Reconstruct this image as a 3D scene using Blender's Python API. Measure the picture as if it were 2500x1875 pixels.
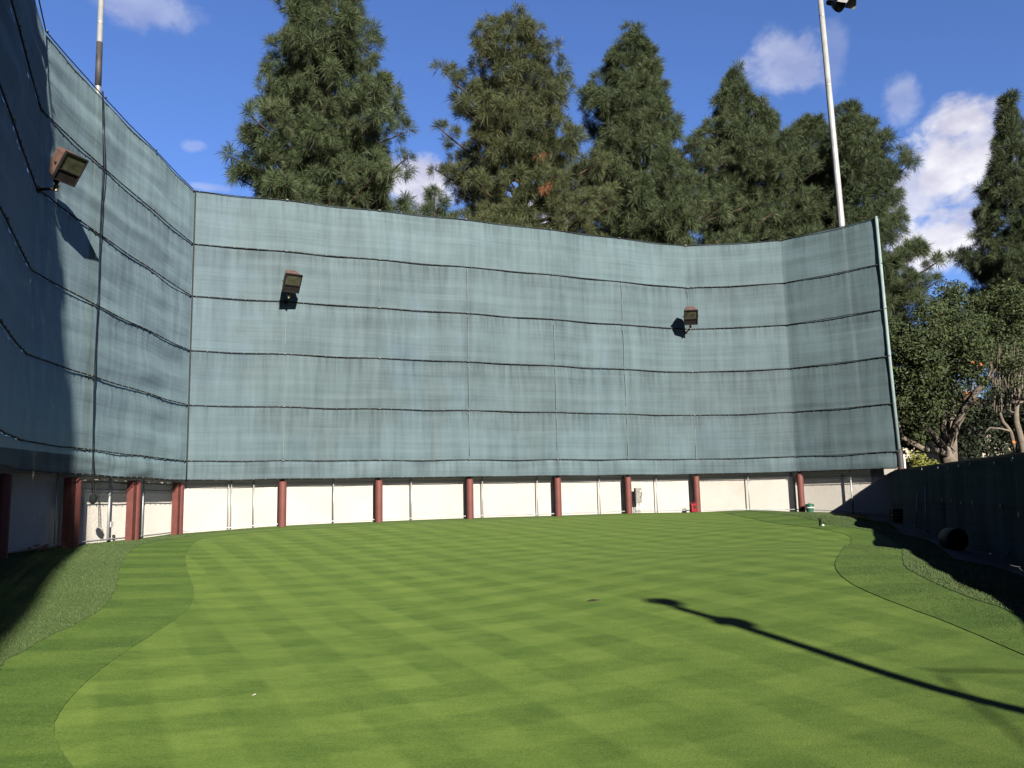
import bpy, bmesh, math, random
import numpy as np
from mathutils import Vector, Matrix, noise, geometry

for o in list(bpy.data.objects): bpy.data.objects.remove(o)
scene = bpy.context.scene
COL = scene.collection
random.seed(7); rng = np.random.default_rng(7)

# ------------------------------------------------------------------ camera
F_PX, PITCH, ROLL, EYE = 2007.48, 0.136631, -0.0221918, 1.65
_rt0 = np.array([1., 0, 0]); _up0 = np.array([0, -math.sin(PITCH), math.cos(PITCH)])
FWD = np.array([0, math.cos(PITCH), math.sin(PITCH)])
RT = _rt0*math.cos(ROLL) + _up0*math.sin(ROLL)
UP = -_rt0*math.sin(ROLL) + _up0*math.cos(ROLL)
cam_d = bpy.data.cameras.new("camera"); cam = bpy.data.objects.new("camera", cam_d); COL.objects.link(cam)
cam_d.sensor_width = 36; cam_d.lens = F_PX/2500*36; cam_d.clip_start = .05; cam_d.clip_end = 3000
M = Matrix.Identity(4)
for i in range(3):
    M[i][0] = RT[i]; M[i][1] = UP[i]; M[i][2] = -FWD[i]
M[2][3] = EYE
cam.matrix_world = M
scene.camera = cam

# ------------------------------------------------------------------ sun, sky, exposure
SUN_AZ, SUN_EL = math.radians(21.7), math.radians(22)      # sun stands behind the camera, to the right
A_S = np.array([math.sin(SUN_AZ), -math.cos(SUN_AZ)])       # horizontal direction to the sun
TAN = math.tan(SUN_EL)
to_sun = Vector((A_S[0]*math.cos(SUN_EL), A_S[1]*math.cos(SUN_EL), math.sin(SUN_EL)))
sun_d = bpy.data.lights.new("sun", 'SUN'); sun_d.energy = 5.0; sun_d.angle = math.radians(.48); sun_d.color = (1, .93, .82)
sun = bpy.data.objects.new("sun", sun_d); COL.objects.link(sun)
sun.rotation_euler = (-to_sun).to_track_quat('-Z', 'Y').to_euler()
sun.location = (20, -40, 30)
scene.view_settings.view_transform = 'Standard'; scene.view_settings.look = 'None'
scene.view_settings.exposure = 2.9; scene.view_settings.gamma = 1

def ray(x, y):
    """direction through a pixel of the 2500 x 1875 photograph"""
    return (x-1250)/F_PX*RT - (y-937.5)/F_PX*UP + FWD

world = bpy.data.worlds.new("World"); scene.world = world; world.use_nodes = True
nt = world.node_tree; nt.nodes.clear()
class NT:
    def __init__(s, tree): s.t = tree
    def n(s, typ, **kw):
        nd = s.t.nodes.new(typ)
        for k, v in kw.items(): setattr(nd, k, v)
        return nd
    def put(s, sock, v):
        if isinstance(v, bpy.types.NodeSocket): s.t.links.new(v, sock)
        elif v is not None: sock.default_value = v
    def math(s, op, a, b=None, c=None, clamp=False):
        nd = s.n('ShaderNodeMath', operation=op, use_clamp=clamp)
        s.put(nd.inputs[0], a); s.put(nd.inputs[1], b)
        if c is not None: s.put(nd.inputs[2], c)
        return nd.outputs[0]
    def dot(s, a, v):
        nd = s.n('ShaderNodeVectorMath', operation='DOT_PRODUCT'); s.put(nd.inputs[0], a); nd.inputs[1].default_value = tuple(v)
        return nd.outputs['Value']
    def mix(s, f, a, b, blend='MIX'):
        nd = s.n('ShaderNodeMix', data_type='RGBA', blend_type=blend)
        s.put(nd.inputs[0], f); s.put(nd.inputs[6], a); s.put(nd.inputs[7], b)
        return nd.outputs[2]
    def ramp(s, f, stops, interp='LINEAR'):
        nd = s.n('ShaderNodeValToRGB'); e = nd.color_ramp.elements; nd.color_ramp.interpolation = interp
        while len(e) < len(stops): e.new(.5)
        for k, (p, c) in zip(e, stops):
            k.position = p; k.color = (*c, 1) if isinstance(c, (tuple, list)) else (c, c, c, 1)
        s.put(nd.inputs[0], f); return nd.outputs[0]
    def noise(s, vec, scale, detail=3, rough=.55, dist=0):
        nd = s.n('ShaderNodeTexNoise'); s.put(nd.inputs['Vector'], vec); nd.inputs['Scale'].default_value = scale
        nd.inputs['Detail'].default_value = detail; nd.inputs['Roughness'].default_value = rough; nd.inputs['Distortion'].default_value = dist
        return nd.outputs[0]
    def mapping(s, vec, scale=(1, 1, 1), rot=(0, 0, 0), loc=(0, 0, 0)):
        nd = s.n('ShaderNodeMapping'); s.put(nd.inputs[0], vec); nd.inputs['Scale'].default_value = scale
        nd.inputs['Rotation'].default_value = rot; nd.inputs['Location'].default_value = loc
        return nd.outputs[0]
    def link(s, a, b): s.t.links.new(a, b)

w = NT(nt)
sky = w.n('ShaderNodeTexSky', sky_type='NISHITA', sun_disc=False, sun_elevation=SUN_EL,
          sun_rotation=math.pi-SUN_AZ, air_density=1.0, dust_density=.25, ozone_density=3.0)
tc = w.n('ShaderNodeTexCoord'); D = tc.outputs['Generated']
cn = w.noise(w.mapping(D, (1, 1, 1.3)), 6, 8, .6, .6)
cn2 = w.noise(D, 28, 6, .6, .3)
det = w.math('ADD', w.math('MULTIPLY', cn, .75), w.math('MULTIPLY', cn2, .42))
#        px     py   rx   ry  density
clouds = [(2330, 390, 135, 100, 1.0), (2350, 300, 85, 60, 1.0), (2390, 350, 70, 60, .9), (2290, 600, 170, 80, 1.0), (2430, 430, 60, 60, .7), (2215, 470, 70, 90, .8), (2200, 235, 45, 65, .32),
          (1920, 140, 95, 85, .42), (2030, 130, 40, 90, .14), (370, 20, 130, 50, .34), (1050, 450, 120, 55, .95), (1330, 520, 150, 70, .8),
          (470, 355, 30, 16, .2), (505, 458, 45, 12, .3)]
tot = None; E3 = np.array([0, 0, 1.])
for (px, py, rx, ry, dens) in clouds:
    c = ray(px, py); L = np.linalg.norm(c); c = c/L
    e1 = np.cross(c, E3); e1 /= np.linalg.norm(e1); e2 = np.cross(e1, c)
    dc = w.math('MAXIMUM', w.dot(D, c), .05)
    u = w.math('DIVIDE', w.dot(D, e1), dc); v = w.math('DIVIDE', w.dot(D, e2), dc)
    k = 1/(F_PX*L)
    u = w.math('DIVIDE', u, rx*k); v = w.math('DIVIDE', v, ry*k)
    r = w.math('SQRT', w.math('ADD', w.math('MULTIPLY', u, u), w.math('MULTIPLY', v, v)))
    m = w.math('MULTIPLY_ADD', w.math('SUBTRACT', det, .58), 3.6, w.math('SUBTRACT', 1.2, r))
    nd = w.n('ShaderNodeMapRange', interpolation_type='SMOOTHSTEP'); w.put(nd.inputs[0], m)
    nd.inputs[1].default_value = -.1; nd.inputs[2].default_value = .7; nd.inputs[4].default_value = dens
    front = w.math('GREATER_THAN', w.dot(D, c), .3)
    mm = w.math('MULTIPLY', nd.outputs[0], front)
    tot = mm if tot is None else w.math('MAXIMUM', tot, mm)
skyc = w.mix(1.0, sky.outputs[0], (.272, .322, .475, 1), 'MULTIPLY')
cc = w.ramp(w.noise(w.mapping(D, (1, 1, 1.6), loc=(.02, .03, .01)), 14, 4), [(.38, (1.8, 1.76, 2.1)), (.6, (2.75, 2.7, 2.8))])
full = w.mix(w.math('MULTIPLY', tot, .93), skyc, cc)
bg = w.n('ShaderNodeBackground'); bg.inputs[1].default_value = .05; w.link(full, bg.inputs[0])
wo = w.n('ShaderNodeOutputWorld'); w.link(bg.outputs[0], wo.inputs[0])

# ------------------------------------------------------------------ helpers
class MB:
    """collects shapes; build() links them as ONE mesh object"""
    def __init__(s): s.v = []; s.f = []; s.sm = []
    def add(s, vs, fs, smooth=False):
        b = len(s.v); s.v += [tuple(map(float, p)) for p in vs]
        s.f += [tuple(b+i for i in f) for f in fs]; s.sm += [smooth]*len(fs)
    def box(s, c, size, rot=None):
        hx, hy, hz = size[0]/2, size[1]/2, size[2]/2
        vs = [Vector((x, y, z)) for x in (-hx, hx) for y in (-hy, hy) for z in (-hz, hz)]
        if rot is not None: vs = [rot @ p for p in vs]
        s.add([p+Vector(c) for p in vs], [(0, 1, 3, 2), (4, 6, 7, 5), (0, 4, 5, 1), (2, 3, 7, 6), (0, 2, 6, 4), (1, 5, 7, 3)])
    def frustum(s, pts0, pts1, caps=True, smooth=False):
        n = len(pts0); fs = [(i, (i+1) % n, n+(i+1) % n, n+i) for i in range(n)]
        if caps: fs += [tuple(range(n))[::-1], tuple(range(n, 2*n))]
        s.add(list(pts0)+list(pts1), fs, smooth)
    def tube(s, pts, r, n=8, caps=True):
        pts = [Vector(p) for p in pts]; rr = r if isinstance(r, (list, tuple)) else [r]*len(pts)
        vs = []; fs = []; ref = None
        for i, p in enumerate(pts):
            t = (pts[min(i+1, len(pts)-1)]-pts[max(i-1, 0)]).normalized()
            if ref is None: ref = Vector((0, 0, 1)) if abs(t.z) < .9 else Vector((1, 0, 0))
            a = t.cross(ref).normalized(); b = t.cross(a).normalized()
            for k in range(n):
                q = 2*math.pi*k/n; vs.append(p + a*(math.cos(q)*rr[i]) + b*(math.sin(q)*rr[i]))
        for i in range(len(pts)-1):
            for k in range(n):
                fs.append((i*n+k, i*n+(k+1) % n, (i+1)*n+(k+1) % n, (i+1)*n+k))
        s.add(vs, fs, True)
        if caps:
            b = len(s.v)-len(vs); s.f += [tuple(b+k for k in range(n)), tuple(b+(len(pts)-1)*n+k for k in range(n))[::-1]]; s.sm += [False]*2
    def lathe(s, c, prof, n=20, axis=None):
        """prof: list of (radius, height) along axis"""
        ax = Vector(axis or (0, 0, 1)).normalized(); ref = Vector((1, 0, 0)) if abs(ax.x) < .9 else Vector((0, 1, 0))
        a = ax.cross(ref).normalized(); b = ax.cross(a); c = Vector(c); vs = []; fs = []
        for (r, h) in prof:
            for k in range(n):
                q = 2*math.pi*k/n; vs.append(c+ax*h+a*(math.cos(q)*r)+b*(math.sin(q)*r))
        for i in range(len(prof)-1):
            for k in range(n): fs.append((i*n+k, i*n+(k+1) % n, (i+1)*n+(k+1) % n, (i+1)*n+k))
        s.add(vs, fs, True)
        s.add(vs[:n], [tuple(range(n))[::-1]]); s.add(vs[-n:], [tuple(range(n))])
    def build(s, name, m, parent=None, bevel=0):
        me = bpy.data.meshes.new(name); me.from_pydata(s.v, [], s.f); me.polygons.foreach_set('use_smooth', s.sm); me.update()
        bm = bmesh.new(); bm.from_mesh(me); bmesh.ops.recalc_face_normals(bm, faces=bm.faces); bm.to_mesh(me); bm.free()
        o = bpy.data.objects.new(name, me); COL.objects.link(o); me.materials.append(m)
        if bevel:
            md = o.modifiers.new('bevel', 'BEVEL'); md.width = bevel; md.segments = 2; md.limit_method = 'ANGLE'
        if parent: o.parent = parent
        return o

def big_mesh(name, verts, faces, m, parent=None, smooth=False, uv=None):
    """numpy arrays: verts (n,3), faces (m,k)"""
    verts = np.asarray(verts, np.float32); faces = np.asarray(faces, np.int32); k = faces.shape[1]
    me = bpy.data.meshes.new(name); me.vertices.add(len(verts)); me.vertices.foreach_set('co', verts.ravel())
    me.loops.add(faces.size); me.loops.foreach_set('vertex_index', faces.ravel())
    me.polygons.add(len(faces)); me.polygons.foreach_set('loop_start', np.arange(0, faces.size, k, dtype=np.int32))
    me.polygons.foreach_set('use_smooth', np.full(len(faces), smooth))
    if uv is not None:
        l = me.uv_layers.new(name='UVMap'); l.data.foreach_set('uv', np.asarray(uv, np.float32)[faces.ravel()].ravel())
    me.update(calc_edges=True); me.validate()
    o = bpy.data.objects.new(name, me); COL.objects.link(o); me.materials.append(m)
    if parent: o.parent = parent
    return o

def tag(o, label=None, cat=None, group=None, kind=None):
    if label: o['label'] = label
    if cat: o['category'] = cat
    if group: o['group'] = group
    if kind: o['kind'] = kind
    return o
def thing(name, label, cat, loc=(0, 0, 0), rz=0, group=None):
    o = bpy.data.objects.new(name, None); COL.objects.link(o); o.location = loc; o.rotation_euler = (0, 0, rz); o.empty_display_size = .2
    return tag(o, label, cat, group)

# ------------------------------------------------------------------ materials
def new_mat(name):
    m = bpy.data.materials.new(name); m.use_nodes = True; t = NT(m.node_tree)
    b = m.node_tree.nodes['Principled BSDF']; return m, t, b
def simple(name, c, rough=.6, metal=0, var=.25, scale=6, bump=0, dirt=None, spec=.1):
    m, t, b = new_mat(name); tcn = t.n('ShaderNodeTexCoord'); O = tcn.outputs['Object']; c = tuple(x*.205 for x in c); dirt = dirt and tuple(x*.205 for x in dirt)
    n1 = t.noise(O, scale, 5, .6); lo = tuple(x*(1-var) for x in c); hi = tuple(min(1, x*(1+var)) for x in c)
    col = t.ramp(n1, [(.3, lo), (.7, hi)])
    if dirt: col = t.mix(t.math('MULTIPLY', t.ramp(t.noise(O, scale*.4, 6, .7), [(.5, 0.), (.68, 1.)]), .7), col, (*dirt, 1))
    t.link(col, b.inputs['Base Color']); b.inputs['Roughness'].default_value = rough; b.inputs['Metallic'].default_value = metal
    b.inputs['Specular IOR Level'].default_value = spec
    if bump:
        bp = t.n('ShaderNodeBump'); bp.inputs['Strength'].default_value = bump; bp.inputs['Distance'].default_value = .01
        t.link(t.noise(O, scale*6, 4), bp.inputs['Height']); t.link(bp.outputs[0], b.inputs['Normal'])
    return m
MAT = {}
MAT['red_post'] = simple('red_post', (.165, .052, .043), .65, 0, .14, 3, .15, (.10, .04, .03))
MAT['red_board'] = simple('red_board', (.15, .045, .037), .75, 0, .2, 5, .2)
MAT['galv'] = simple('galvanised_steel', (.52, .54, .54), .42, .35, .16, 4)
MAT['pole'] = simple('painted_pole', (.5, .51, .5), .45, .2, .14, 2.5, .05, (.36, .36, .35))
MAT['grey_pole'] = simple('grey_pole', (.33, .34, .34), .5, .2, .2, 3)
MAT['dark_sleeve'] = simple('dark_sleeve', (.055, .052, .055), .6, 0, .5, 3)
MAT['wire'] = simple('fence_wire', (.33, .33, .32), .5, .3, .2, 9)
MAT['cable'] = simple('dark_cable', (.022, .026, .026), .7, 0, .4, 9)
MAT['rope'] = simple('black_rope', (.014, .018, .018), .9, 0, .3, 20, spec=.05)
MAT['lace'] = simple('pale_lacing', (.11, .12, .12), .5, 0, .2, 20)
MAT['strap'] = simple('faded_strap', (.16, .215, .212), .7, 0, .15, 3)
MAT['sleeve'] = simple('pale_sleeve', (.27, .36, .36), .7, 0, .15, 3)
MAT['black'] = simple('black_plastic', (.012, .012, .013), .5, 0, .4, 12)
MAT['bronze'] = simple('weathered_bronze', (.15, .09, .075), .6, 0, .3, 9, .1, (.16, .10, .09))
MAT['dark_bronze'] = simple('dark_bronze', (.022, .018, .018), .5, 0, .4, 9)
MAT['brass'] = simple('brass_fitting', (.42, .36, .2), .35, .8, .2, 12)
MAT['glass'] = simple('lamp_glass', (.06, .062, .04), .1, 0, .5, 7, 0, (.12, .12, .085), .6)
MAT['green_bin'] = simple('green_plastic', (.022, .12, .065), .45, 0, .25, 6)
MAT['red_can'] = simple('red_paint', (.32, .012, .02), .4, 0, .2, 9)
MAT['grey_box'] = simple('grey_enclosure', (.28, .27, .24), .5, .1, .18, 8, .05, (.17, .16, .14))
MAT['fence_tag'] = simple('fence_tag', (.34, .34, .33), .6, 0, .25, 15)
MAT['tag'] = simple('white_tag', (.62, .62, .6), .5, 0, .2, 15)
MAT['bark'] = simple('pale_bark', (.19, .158, .125), .85, 0, .35, 5, .6)
MAT['pine_bark'] = simple('pine_bark', (.085, .055, .04), .9, 0, .5, 4, .6)
MAT['cut_wood'] = simple('cut_wood', (.62, .21, .07), .8, 0, .25, 9)
MAT['concrete'] = simple('concrete_path', (.17, .17, .165), .9, 0, .25, 2.2, .3, (.1, .1, .1))
MAT['soil'] = simple('soil_ground', (.09, .075, .045), .95, 0, .4, .6, .3)
MAT['cream'] = simple('cream_stucco', (.62, .55, .44), .85, 0, .08, 3, .2)
MAT['roof'] = simple('brown_roof', (.16, .10, .075), .85, 0, .3, 6, .4)
MAT['window'] = simple('dark_window', (.03, .035, .04), .1, 0, .2, 3)
MAT['drum'] = simple('grey_drum', (.14, .14, .135), .5, 0, .2, 5)
MAT['leaf_dark'] = simple('dark_leaf', (.05, .035, .03), .9, 0, .4, 12)
MAT['dry'] = simple('dry_leaves', (.26, .15, .09), .9, 0, .4, 12)

# cream boundary wall: faint patches, splashes along the foot
m, t, b = new_mat('cream_wall'); O = t.n('ShaderNodeTexCoord').outputs['Object']
col = t.ramp(t.noise(O, .9, 5, .6), [(.3, (.150, .141, .126)), (.7, (.170, .162, .149))])
fine = t.ramp(t.noise(O, 7, 4, .7), [(.35, .95), (.65, 1.)])
t.link(t.mix(1, col, fine, 'MULTIPLY'), b.inputs['Base Color']); b.inputs['Roughness'].default_value = .8; b.inputs['Diffuse Roughness'].default_value = 1.0; b.inputs['Specular IOR Level'].default_value = .1
bp = t.n('ShaderNodeBump'); bp.inputs['Strength'].default_value = .15; bp.inputs['Distance'].default_value = .01
MAT['cream_wall'] = m

# windscreen fabric: UV = metres along the wall, metres above ground
def fabric(name, base, trans, streak=1.0, seed=0.0):
    m, t, b = new_mat(name); U = t.n('ShaderNodeUVMap').outputs[0]
    weave = t.noise(t.mapping(U, (.35, 22, 1), loc=(seed, 0, 0)), 1, 4, .6)
    hlong = t.noise(t.mapping(U, (.12, 5, 1), loc=(seed, 3, 0)), 1, 4, .6)
    vert = t.noise(t.mapping(U, (3.2, .22, 1), loc=(seed, 7, 0)), 1, 5, .65)
    vert2 = t.noise(t.mapping(U, (9, .5, 1), loc=(seed, 1, 0)), 1, 3, .6)
    blot = t.noise(t.mapping(U, (.5, .5, 1), loc=(seed, 5, 0)), 1, 5, .6)
    f = t.math('ADD', t.math('MULTIPLY', t.math('SUBTRACT', weave, .5), .42), t.math('MULTIPLY', t.math('SUBTRACT', hlong, .5), .55))
    f = t.math('ADD', f, t.math('MULTIPLY', t.math('SUBTRACT', vert, .5), .9*streak))
    f = t.math('ADD', f, t.math('MULTIPLY', t.math('SUBTRACT', vert2, .5), .14*streak))
    f = t.math('ADD', f, t.math('MULTIPLY', t.math('SUBTRACT', blot, .5), .8))
    # run-off grime hanging below each laced seam
    sep = t.n('ShaderNodeSeparateXYZ'); t.put(sep.inputs[0], U)
    fr = t.math('FRACT', t.math('DIVIDE', t.math('SUBTRACT', sep.outputs[1], 2.84), 1.55))
    grime = t.math('MULTIPLY', t.math('SMOOTH_MIN', t.math('MULTIPLY', t.math('SUBTRACT', fr, .45), 2.), 1., .2), t.ramp(vert2, [(.42, 0.), (.66, 1.)]))
    f = t.math('SUBTRACT', f, t.math('MULTIPLY', t.math('MAXIMUM', grime, 0), .28*streak))
    f = t.math('ADD', f, .5)
    col = t.ramp(f, [(.0, tuple(x*.52 for x in base)), (.5, base), (1., tuple(x*1.42 for x in base))])
    # pale drips
    drip = t.ramp(t.noise(t.mapping(U, (7, .35, 1), loc=(seed+9, 2, 0)), 1, 2, .5), [(.70, 0.), (.76, 1.)])
    col = t.mix(t.math('MULTIPLY', drip, .22), col, (.036, .048, .05, 1))
    t.link(col, b.inputs['Base Color']); b.inputs['Roughness'].default_value = .62; b.inputs['Specular IOR Level'].default_value = .03 if trans else 0; b.inputs['Diffuse Roughness'].default_value = .6
    bp = t.n('ShaderNodeBump'); bp.inputs['Strength'].default_value = .35; bp.inputs['Distance'].default_value = .02
    t.link(t.noise(t.mapping(U, (1.0, 9, 1)), 1, 4, .6), bp.inputs['Height']); t.link(bp.outputs[0], b.inputs['Normal'])
    if trans:
        tr = t.n('ShaderNodeBsdfTransparent'); tr.inputs[0].default_value = (.85, 1, .97, 1); mx = t.n('ShaderNodeMixShader'); mx.inputs[0].default_value = trans
        t.link(b.outputs[0], mx.inputs[1]); t.link(tr.outputs[0], mx.inputs[2])
        t.link(mx.outputs[0], m.node_tree.nodes['Material Output'].inputs[0])
    return m
FAB = [fabric('windscreen_%d' % i, c, .03, s, i*3.7) for i, (c, s) in enumerate([((0.02687, 0.0382, 0.04197), 1.25), ((0.02955, 0.04191, 0.04686), 1.125), ((0.03416, 0.04892, 0.05454), 1.0)])]
MAT['dark_fabric'] = fabric('dark_windscreen', (.044, .056, .054), 0, 1.2, 4)

def leafy(name, stops, rough=.6, transl=.25, spec=.4):
    m, t, b = new_mat(name); spec = .12; rough = .7; g = t.n('ShaderNodeNewGeometry'); O = t.n('ShaderNodeTexCoord').outputs['Object']
    r = t.math('ADD', t.math('MULTIPLY', g.outputs['Random Per Island'], .6), t.math('MULTIPLY', t.noise(O, .55, 3), .6))
    stops = [(p_, tuple(x*.215 for x in c_)) for p_, c_ in stops]
    col = t.ramp(t.math('SUBTRACT', r, .1), stops)
    t.link(col, b.inputs['Base Color']); b.inputs['Roughness'].default_value = rough; b.inputs['Specular IOR Level'].default_value = spec
    tl = t.n('ShaderNodeBsdfTranslucent'); t.link(col, tl.inputs[0]); mx = t.n('ShaderNodeMixShader'); mx.inputs[0].default_value = transl
    t.link(b.outputs[0], mx.inputs[1]); t.link(tl.outputs[0], mx.inputs[2]); t.link(mx.outputs[0], m.node_tree.nodes['Material Output'].inputs[0])
    return m
MAT['needles'] = leafy('pine_needles', [(.05, (.026, .044, .018)), (.4, (.062, .092, .036)), (.75, (.098, .128, .050)), (1, (.135, .13, .055))], .5, .05)
MAT['needles_olive'] = leafy('pine_needles_olive', [(.05, (.029, .044, .018)), (.4, (.070, .092, .034)), (.75, (.112, .126, .046)), (1, (.17, .12, .048))], .5, .05)
MAT['dead_needles'] = leafy('dead_needles', [(0, (.30, .12, .05)), (1, (.48, .22, .1))], .7, .2)
MAT['leaves'] = leafy('broad_leaves', [(0, (.018, .032, .012)), (.5, (.052, .078, .024)), (.85, (.105, .13, .038)), (1, (.19, .20, .07))], .4, .2, .5)
MAT['hedge'] = leafy('hedge_leaves', [(0, (.010, .018, .008)), (1, (.035, .05, .02))], .5, .2)
MAT['yellow_leaves'] = leafy('yellow_leaves', [(0, (.12, .16, .03)), (1, (.42, .40, .08))], .5, .25)
MAT['blades'] = leafy('grass_blades', [(0, (.05, .09, .022)), (.5, (.082, .135, .033)), (1, (.115, .165, .05))], .6, .25, .25)
MAT['rough_blades'] = leafy('rough_blades', [(0, (.055, .10, .028)), (.5, (.10, .155, .048)), (1, (.155, .21, .085))], .6, .25, .25)

# mown turf: two crossing sets of mower passes on the green
def turf(name, tones, mow=True, stripe=.42, fine=(60, 150), patch=.5, contrast=1.0, angs=(153, 65)):
    m, t, b = new_mat(name); P = t.n('ShaderNodeNewGeometry').outputs['Position']
    big = t.noise(P, .55, 4, .6); mid = t.noise(P, 3.2, 5, .65); fi = t.noise(P, fine[0], 3, .7); f2 = t.noise(P, fine[1], 2, .7)
    streak = t.noise(t.mapping(P, (1.1, 8, 1), rot=(0, 0, -math.radians(22))), 1.4, 4, .6)
    f = t.math('MULTIPLY', t.math('SUBTRACT', big, .5), .7*patch)
    f = t.math('ADD', f, t.math('MULTIPLY', t.math('SUBTRACT', mid, .5), .75))
    f = t.math('ADD', f, t.math('MULTIPLY', t.math('SUBTRACT', fi, .5), 1.15))
    f = t.math('ADD', f, t.math('MULTIPLY', t.math('SUBTRACT', f2, .5), 1.2))
    f = t.math('ADD', f, t.math('MULTIPLY', t.math('SUBTRACT', streak, .5), .42))
    dash = t.noise(t.mapping(P, (5, 26, 1), rot=(0, 0, -math.radians(24))), 1, 3, .6)
    f = t.math('SUBTRACT', f, t.math('MULTIPLY', t.ramp(dash, [(.60, 0.), (.70, 1.)]), t.math('MULTIPLY', t.ramp(big, [(.42, .15), (.6, 1.)]), .22)))
    f = t.math('ADD', f, t.math('MULTIPLY', t.ramp(t.noise(t.mapping(P, (9, 24, 1), rot=(0, 0, -math.radians(20)), loc=(3, 1, 0)), 1, 3, .6), [(.64, 0.), (.74, 1.)]), .14))
    if mow:
        wob = t.math('MULTIPLY', t.math('SUBTRACT', t.noise(P, 1.6, 5, .65), .5), .13)
        for az, wgt, ph in ((angs[0], .16, .1), (angs[1], .14, .33))[:(2 if mow == 2 else 1)]:
            a = math.radians(az); nrm = (math.cos(a), -math.sin(a), 0)      # across the pass
            q = t.math('ADD', t.math('ADD', t.math('DIVIDE', t.dot(P, nrm), 2*stripe), ph), wob)
            s = t.math('SINE', t.math('MULTIPLY', q, 2*math.pi))
            s = t.math('MAXIMUM', t.math('MINIMUM', t.math('MULTIPLY', s, 4.), 1), -1)
            amp = t.ramp(t.noise(P, .8+az*.004, 4, .6), [(.36, .25), (.62, 1.15)])                        # passes show strongly in places, hardly in others
            f = t.math('ADD', f, t.math('MULTIPLY', t.math('MULTIPLY', s, amp), wgt*contrast))
    f = t.math('ADD', f, .5)
    t.link(t.ramp(f, [(0., tones[0]), (.5, tones[1]), (1., tones[2])]), b.inputs['Base Color'])
    b.inputs['Roughness'].default_value = .75; b.inputs['Specular IOR Level'].default_value = .08; b.inputs['Diffuse Roughness'].default_value = 1.0
    bp = t.n('ShaderNodeBump'); bp.inputs['Strength'].default_value = .5; bp.inputs['Distance'].default_value = .012
    t.link(t.math('ADD', fi, t.math('MULTIPLY', f2, .6)), bp.inputs['Height']); t.link(bp.outputs[0], b.inputs['Normal'])
    return m
MAT['green'] = turf('putting_turf', [(0.00754, 0.01438, 0.00225), (0.01423, 0.0239, 0.00413), (0.02263, 0.03306, 0.00662)], 2, .40, contrast=.80)
MAT['fringe'] = turf('fringe_turf', [(0.00493, 0.0106, 0.00186), (0.01035, 0.01892, 0.00316), (0.01783, 0.02705, 0.00527)], 1, .62, (38, 90), .8, 1.0, (65, 65))
MAT['lawn'] = turf('rough_turf', [(0.00442, 0.00873, 0.00214), (0.00959, 0.01584, 0.00413), (0.01705, 0.02375, 0.00798)], 0, .5, (24, 70), 1.0)

# ------------------------------------------------------------------ terrain (smooth surface through surveyed heights)
NET = {'left': (-8.74, 14.54), 'rope': (-8.92, 17.16), 'mid': (-9.0, 19.95), 'corner': (-9.07, 22.78), 'a': (-6.63, 23.69), 'b': (-4.04, 24.75), 'c': (-1.39, 25.77),
       'd': (1.41, 26.95), 'e': (3.87, 28.07), 'f': (6.45, 29.15), 'g': (9.82, 28.76), 'end': (12.35, 26.5)}
CP = np.array([(-9.0, 17.1, .82), (-9.1, 19.9, .81), (-9.17, 22.74, .82), (-6.69, 23.7, .95), (-4.06, 24.75, .98), (-1.4, 25.8, 1.0), (1.4, 26.95, .99), (3.84, 28.1, 1.0), (6.4, 29.2, .96),
               (9.88, 28.74, .91), (12.3, 26.6, .75), (12.9, 27.5, .74), (-8.25, 13.5, .75), (-7.2, 11, .62), (-5.6, 7.2, .42), (-3.5, 3, .2), (-1.74, -.7, 0), (2.5, -10, 0),
               (0, 0, 0), (0, 3, .08), (0, 6, .2), (0, 10, .36), (0, 15, .56), (0, 20, .77), (0, 24, .92), (-4, 10, .36), (-4, 16, .6), (-5, 21, .84), (4, 16, .6), (5, 21, .80), (6, 25, .95), (3, 6, .24), (2, 4, .13),
               (4.9, 8.5, .47), (5.6, 11, .53), (6.5, 14.5, .65), (7.9, 18.5, .76), (9.3, 22, .82), (7.5, 26.4, 1.07), (10.6, 25.3, .72),
               (12.15, 25.75, .525), (10.87, 20.87, .36), (9.5, 15.8, .13), (8.1, 10.5, .05), (6.9, 6, 0), (11.2, 25.6, .55), (9.9, 20.9, .37), (8.5, 15.8, .15), (7.1, 10.5, .06), (6, 6, .05),
               (4.3, 5, .3), (3.5, 2, .1), (14, -20, 0), (6, -20, 0), (10, -8, 0), (8, 0, 0)])
def _phi(r2): return np.where(r2 > 1e-12, r2*np.log(np.maximum(r2, 1e-12))*.5, 0)
_X = CP[:, :2]; _n = len(CP); _K = _phi(((_X[:, None]-_X[None])**2).sum(-1)) + np.eye(_n)*.6
_Pm = np.c_[np.ones(_n), _X]; _A = np.block([[_K, _Pm], [_Pm.T, np.zeros((3, 3))]])
_sol = np.linalg.solve(_A, np.r_[CP[:, 2], 0, 0, 0])
def gz(x, y):
    q = np.stack([np.atleast_1d(np.asarray(x, float)), np.atleast_1d(np.asarray(y, float))], -1)
    z = _phi(((q[:, None]-_X[None])**2).sum(-1)) @ _sol[:_n] + _sol[_n] + q @ _sol[_n+1:]
    return z
def gz1(x, y): return float(gz(x, y)[0])
def gp(px, py):
    """first point of the terrain seen through a pixel"""
    d = ray(px, py); ts = np.linspace(2.5, 34, 900); P = d[None]*ts[:, None]; P[:, 2] += EYE
    h = P[:, 2]-gz(P[:, 0], P[:, 1]); i = np.argmax(h < 0)
    if h[i] >= 0: i = len(ts)-1
    a, bq = (h[i-1], h[i]); k = a/(a-bq) if a != bq else 0
    tt = ts[i-1]+(ts[i]-ts[i-1])*min(max(k, 0), 1); p = d*tt
    return np.array([p[0], p[1]])

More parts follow.
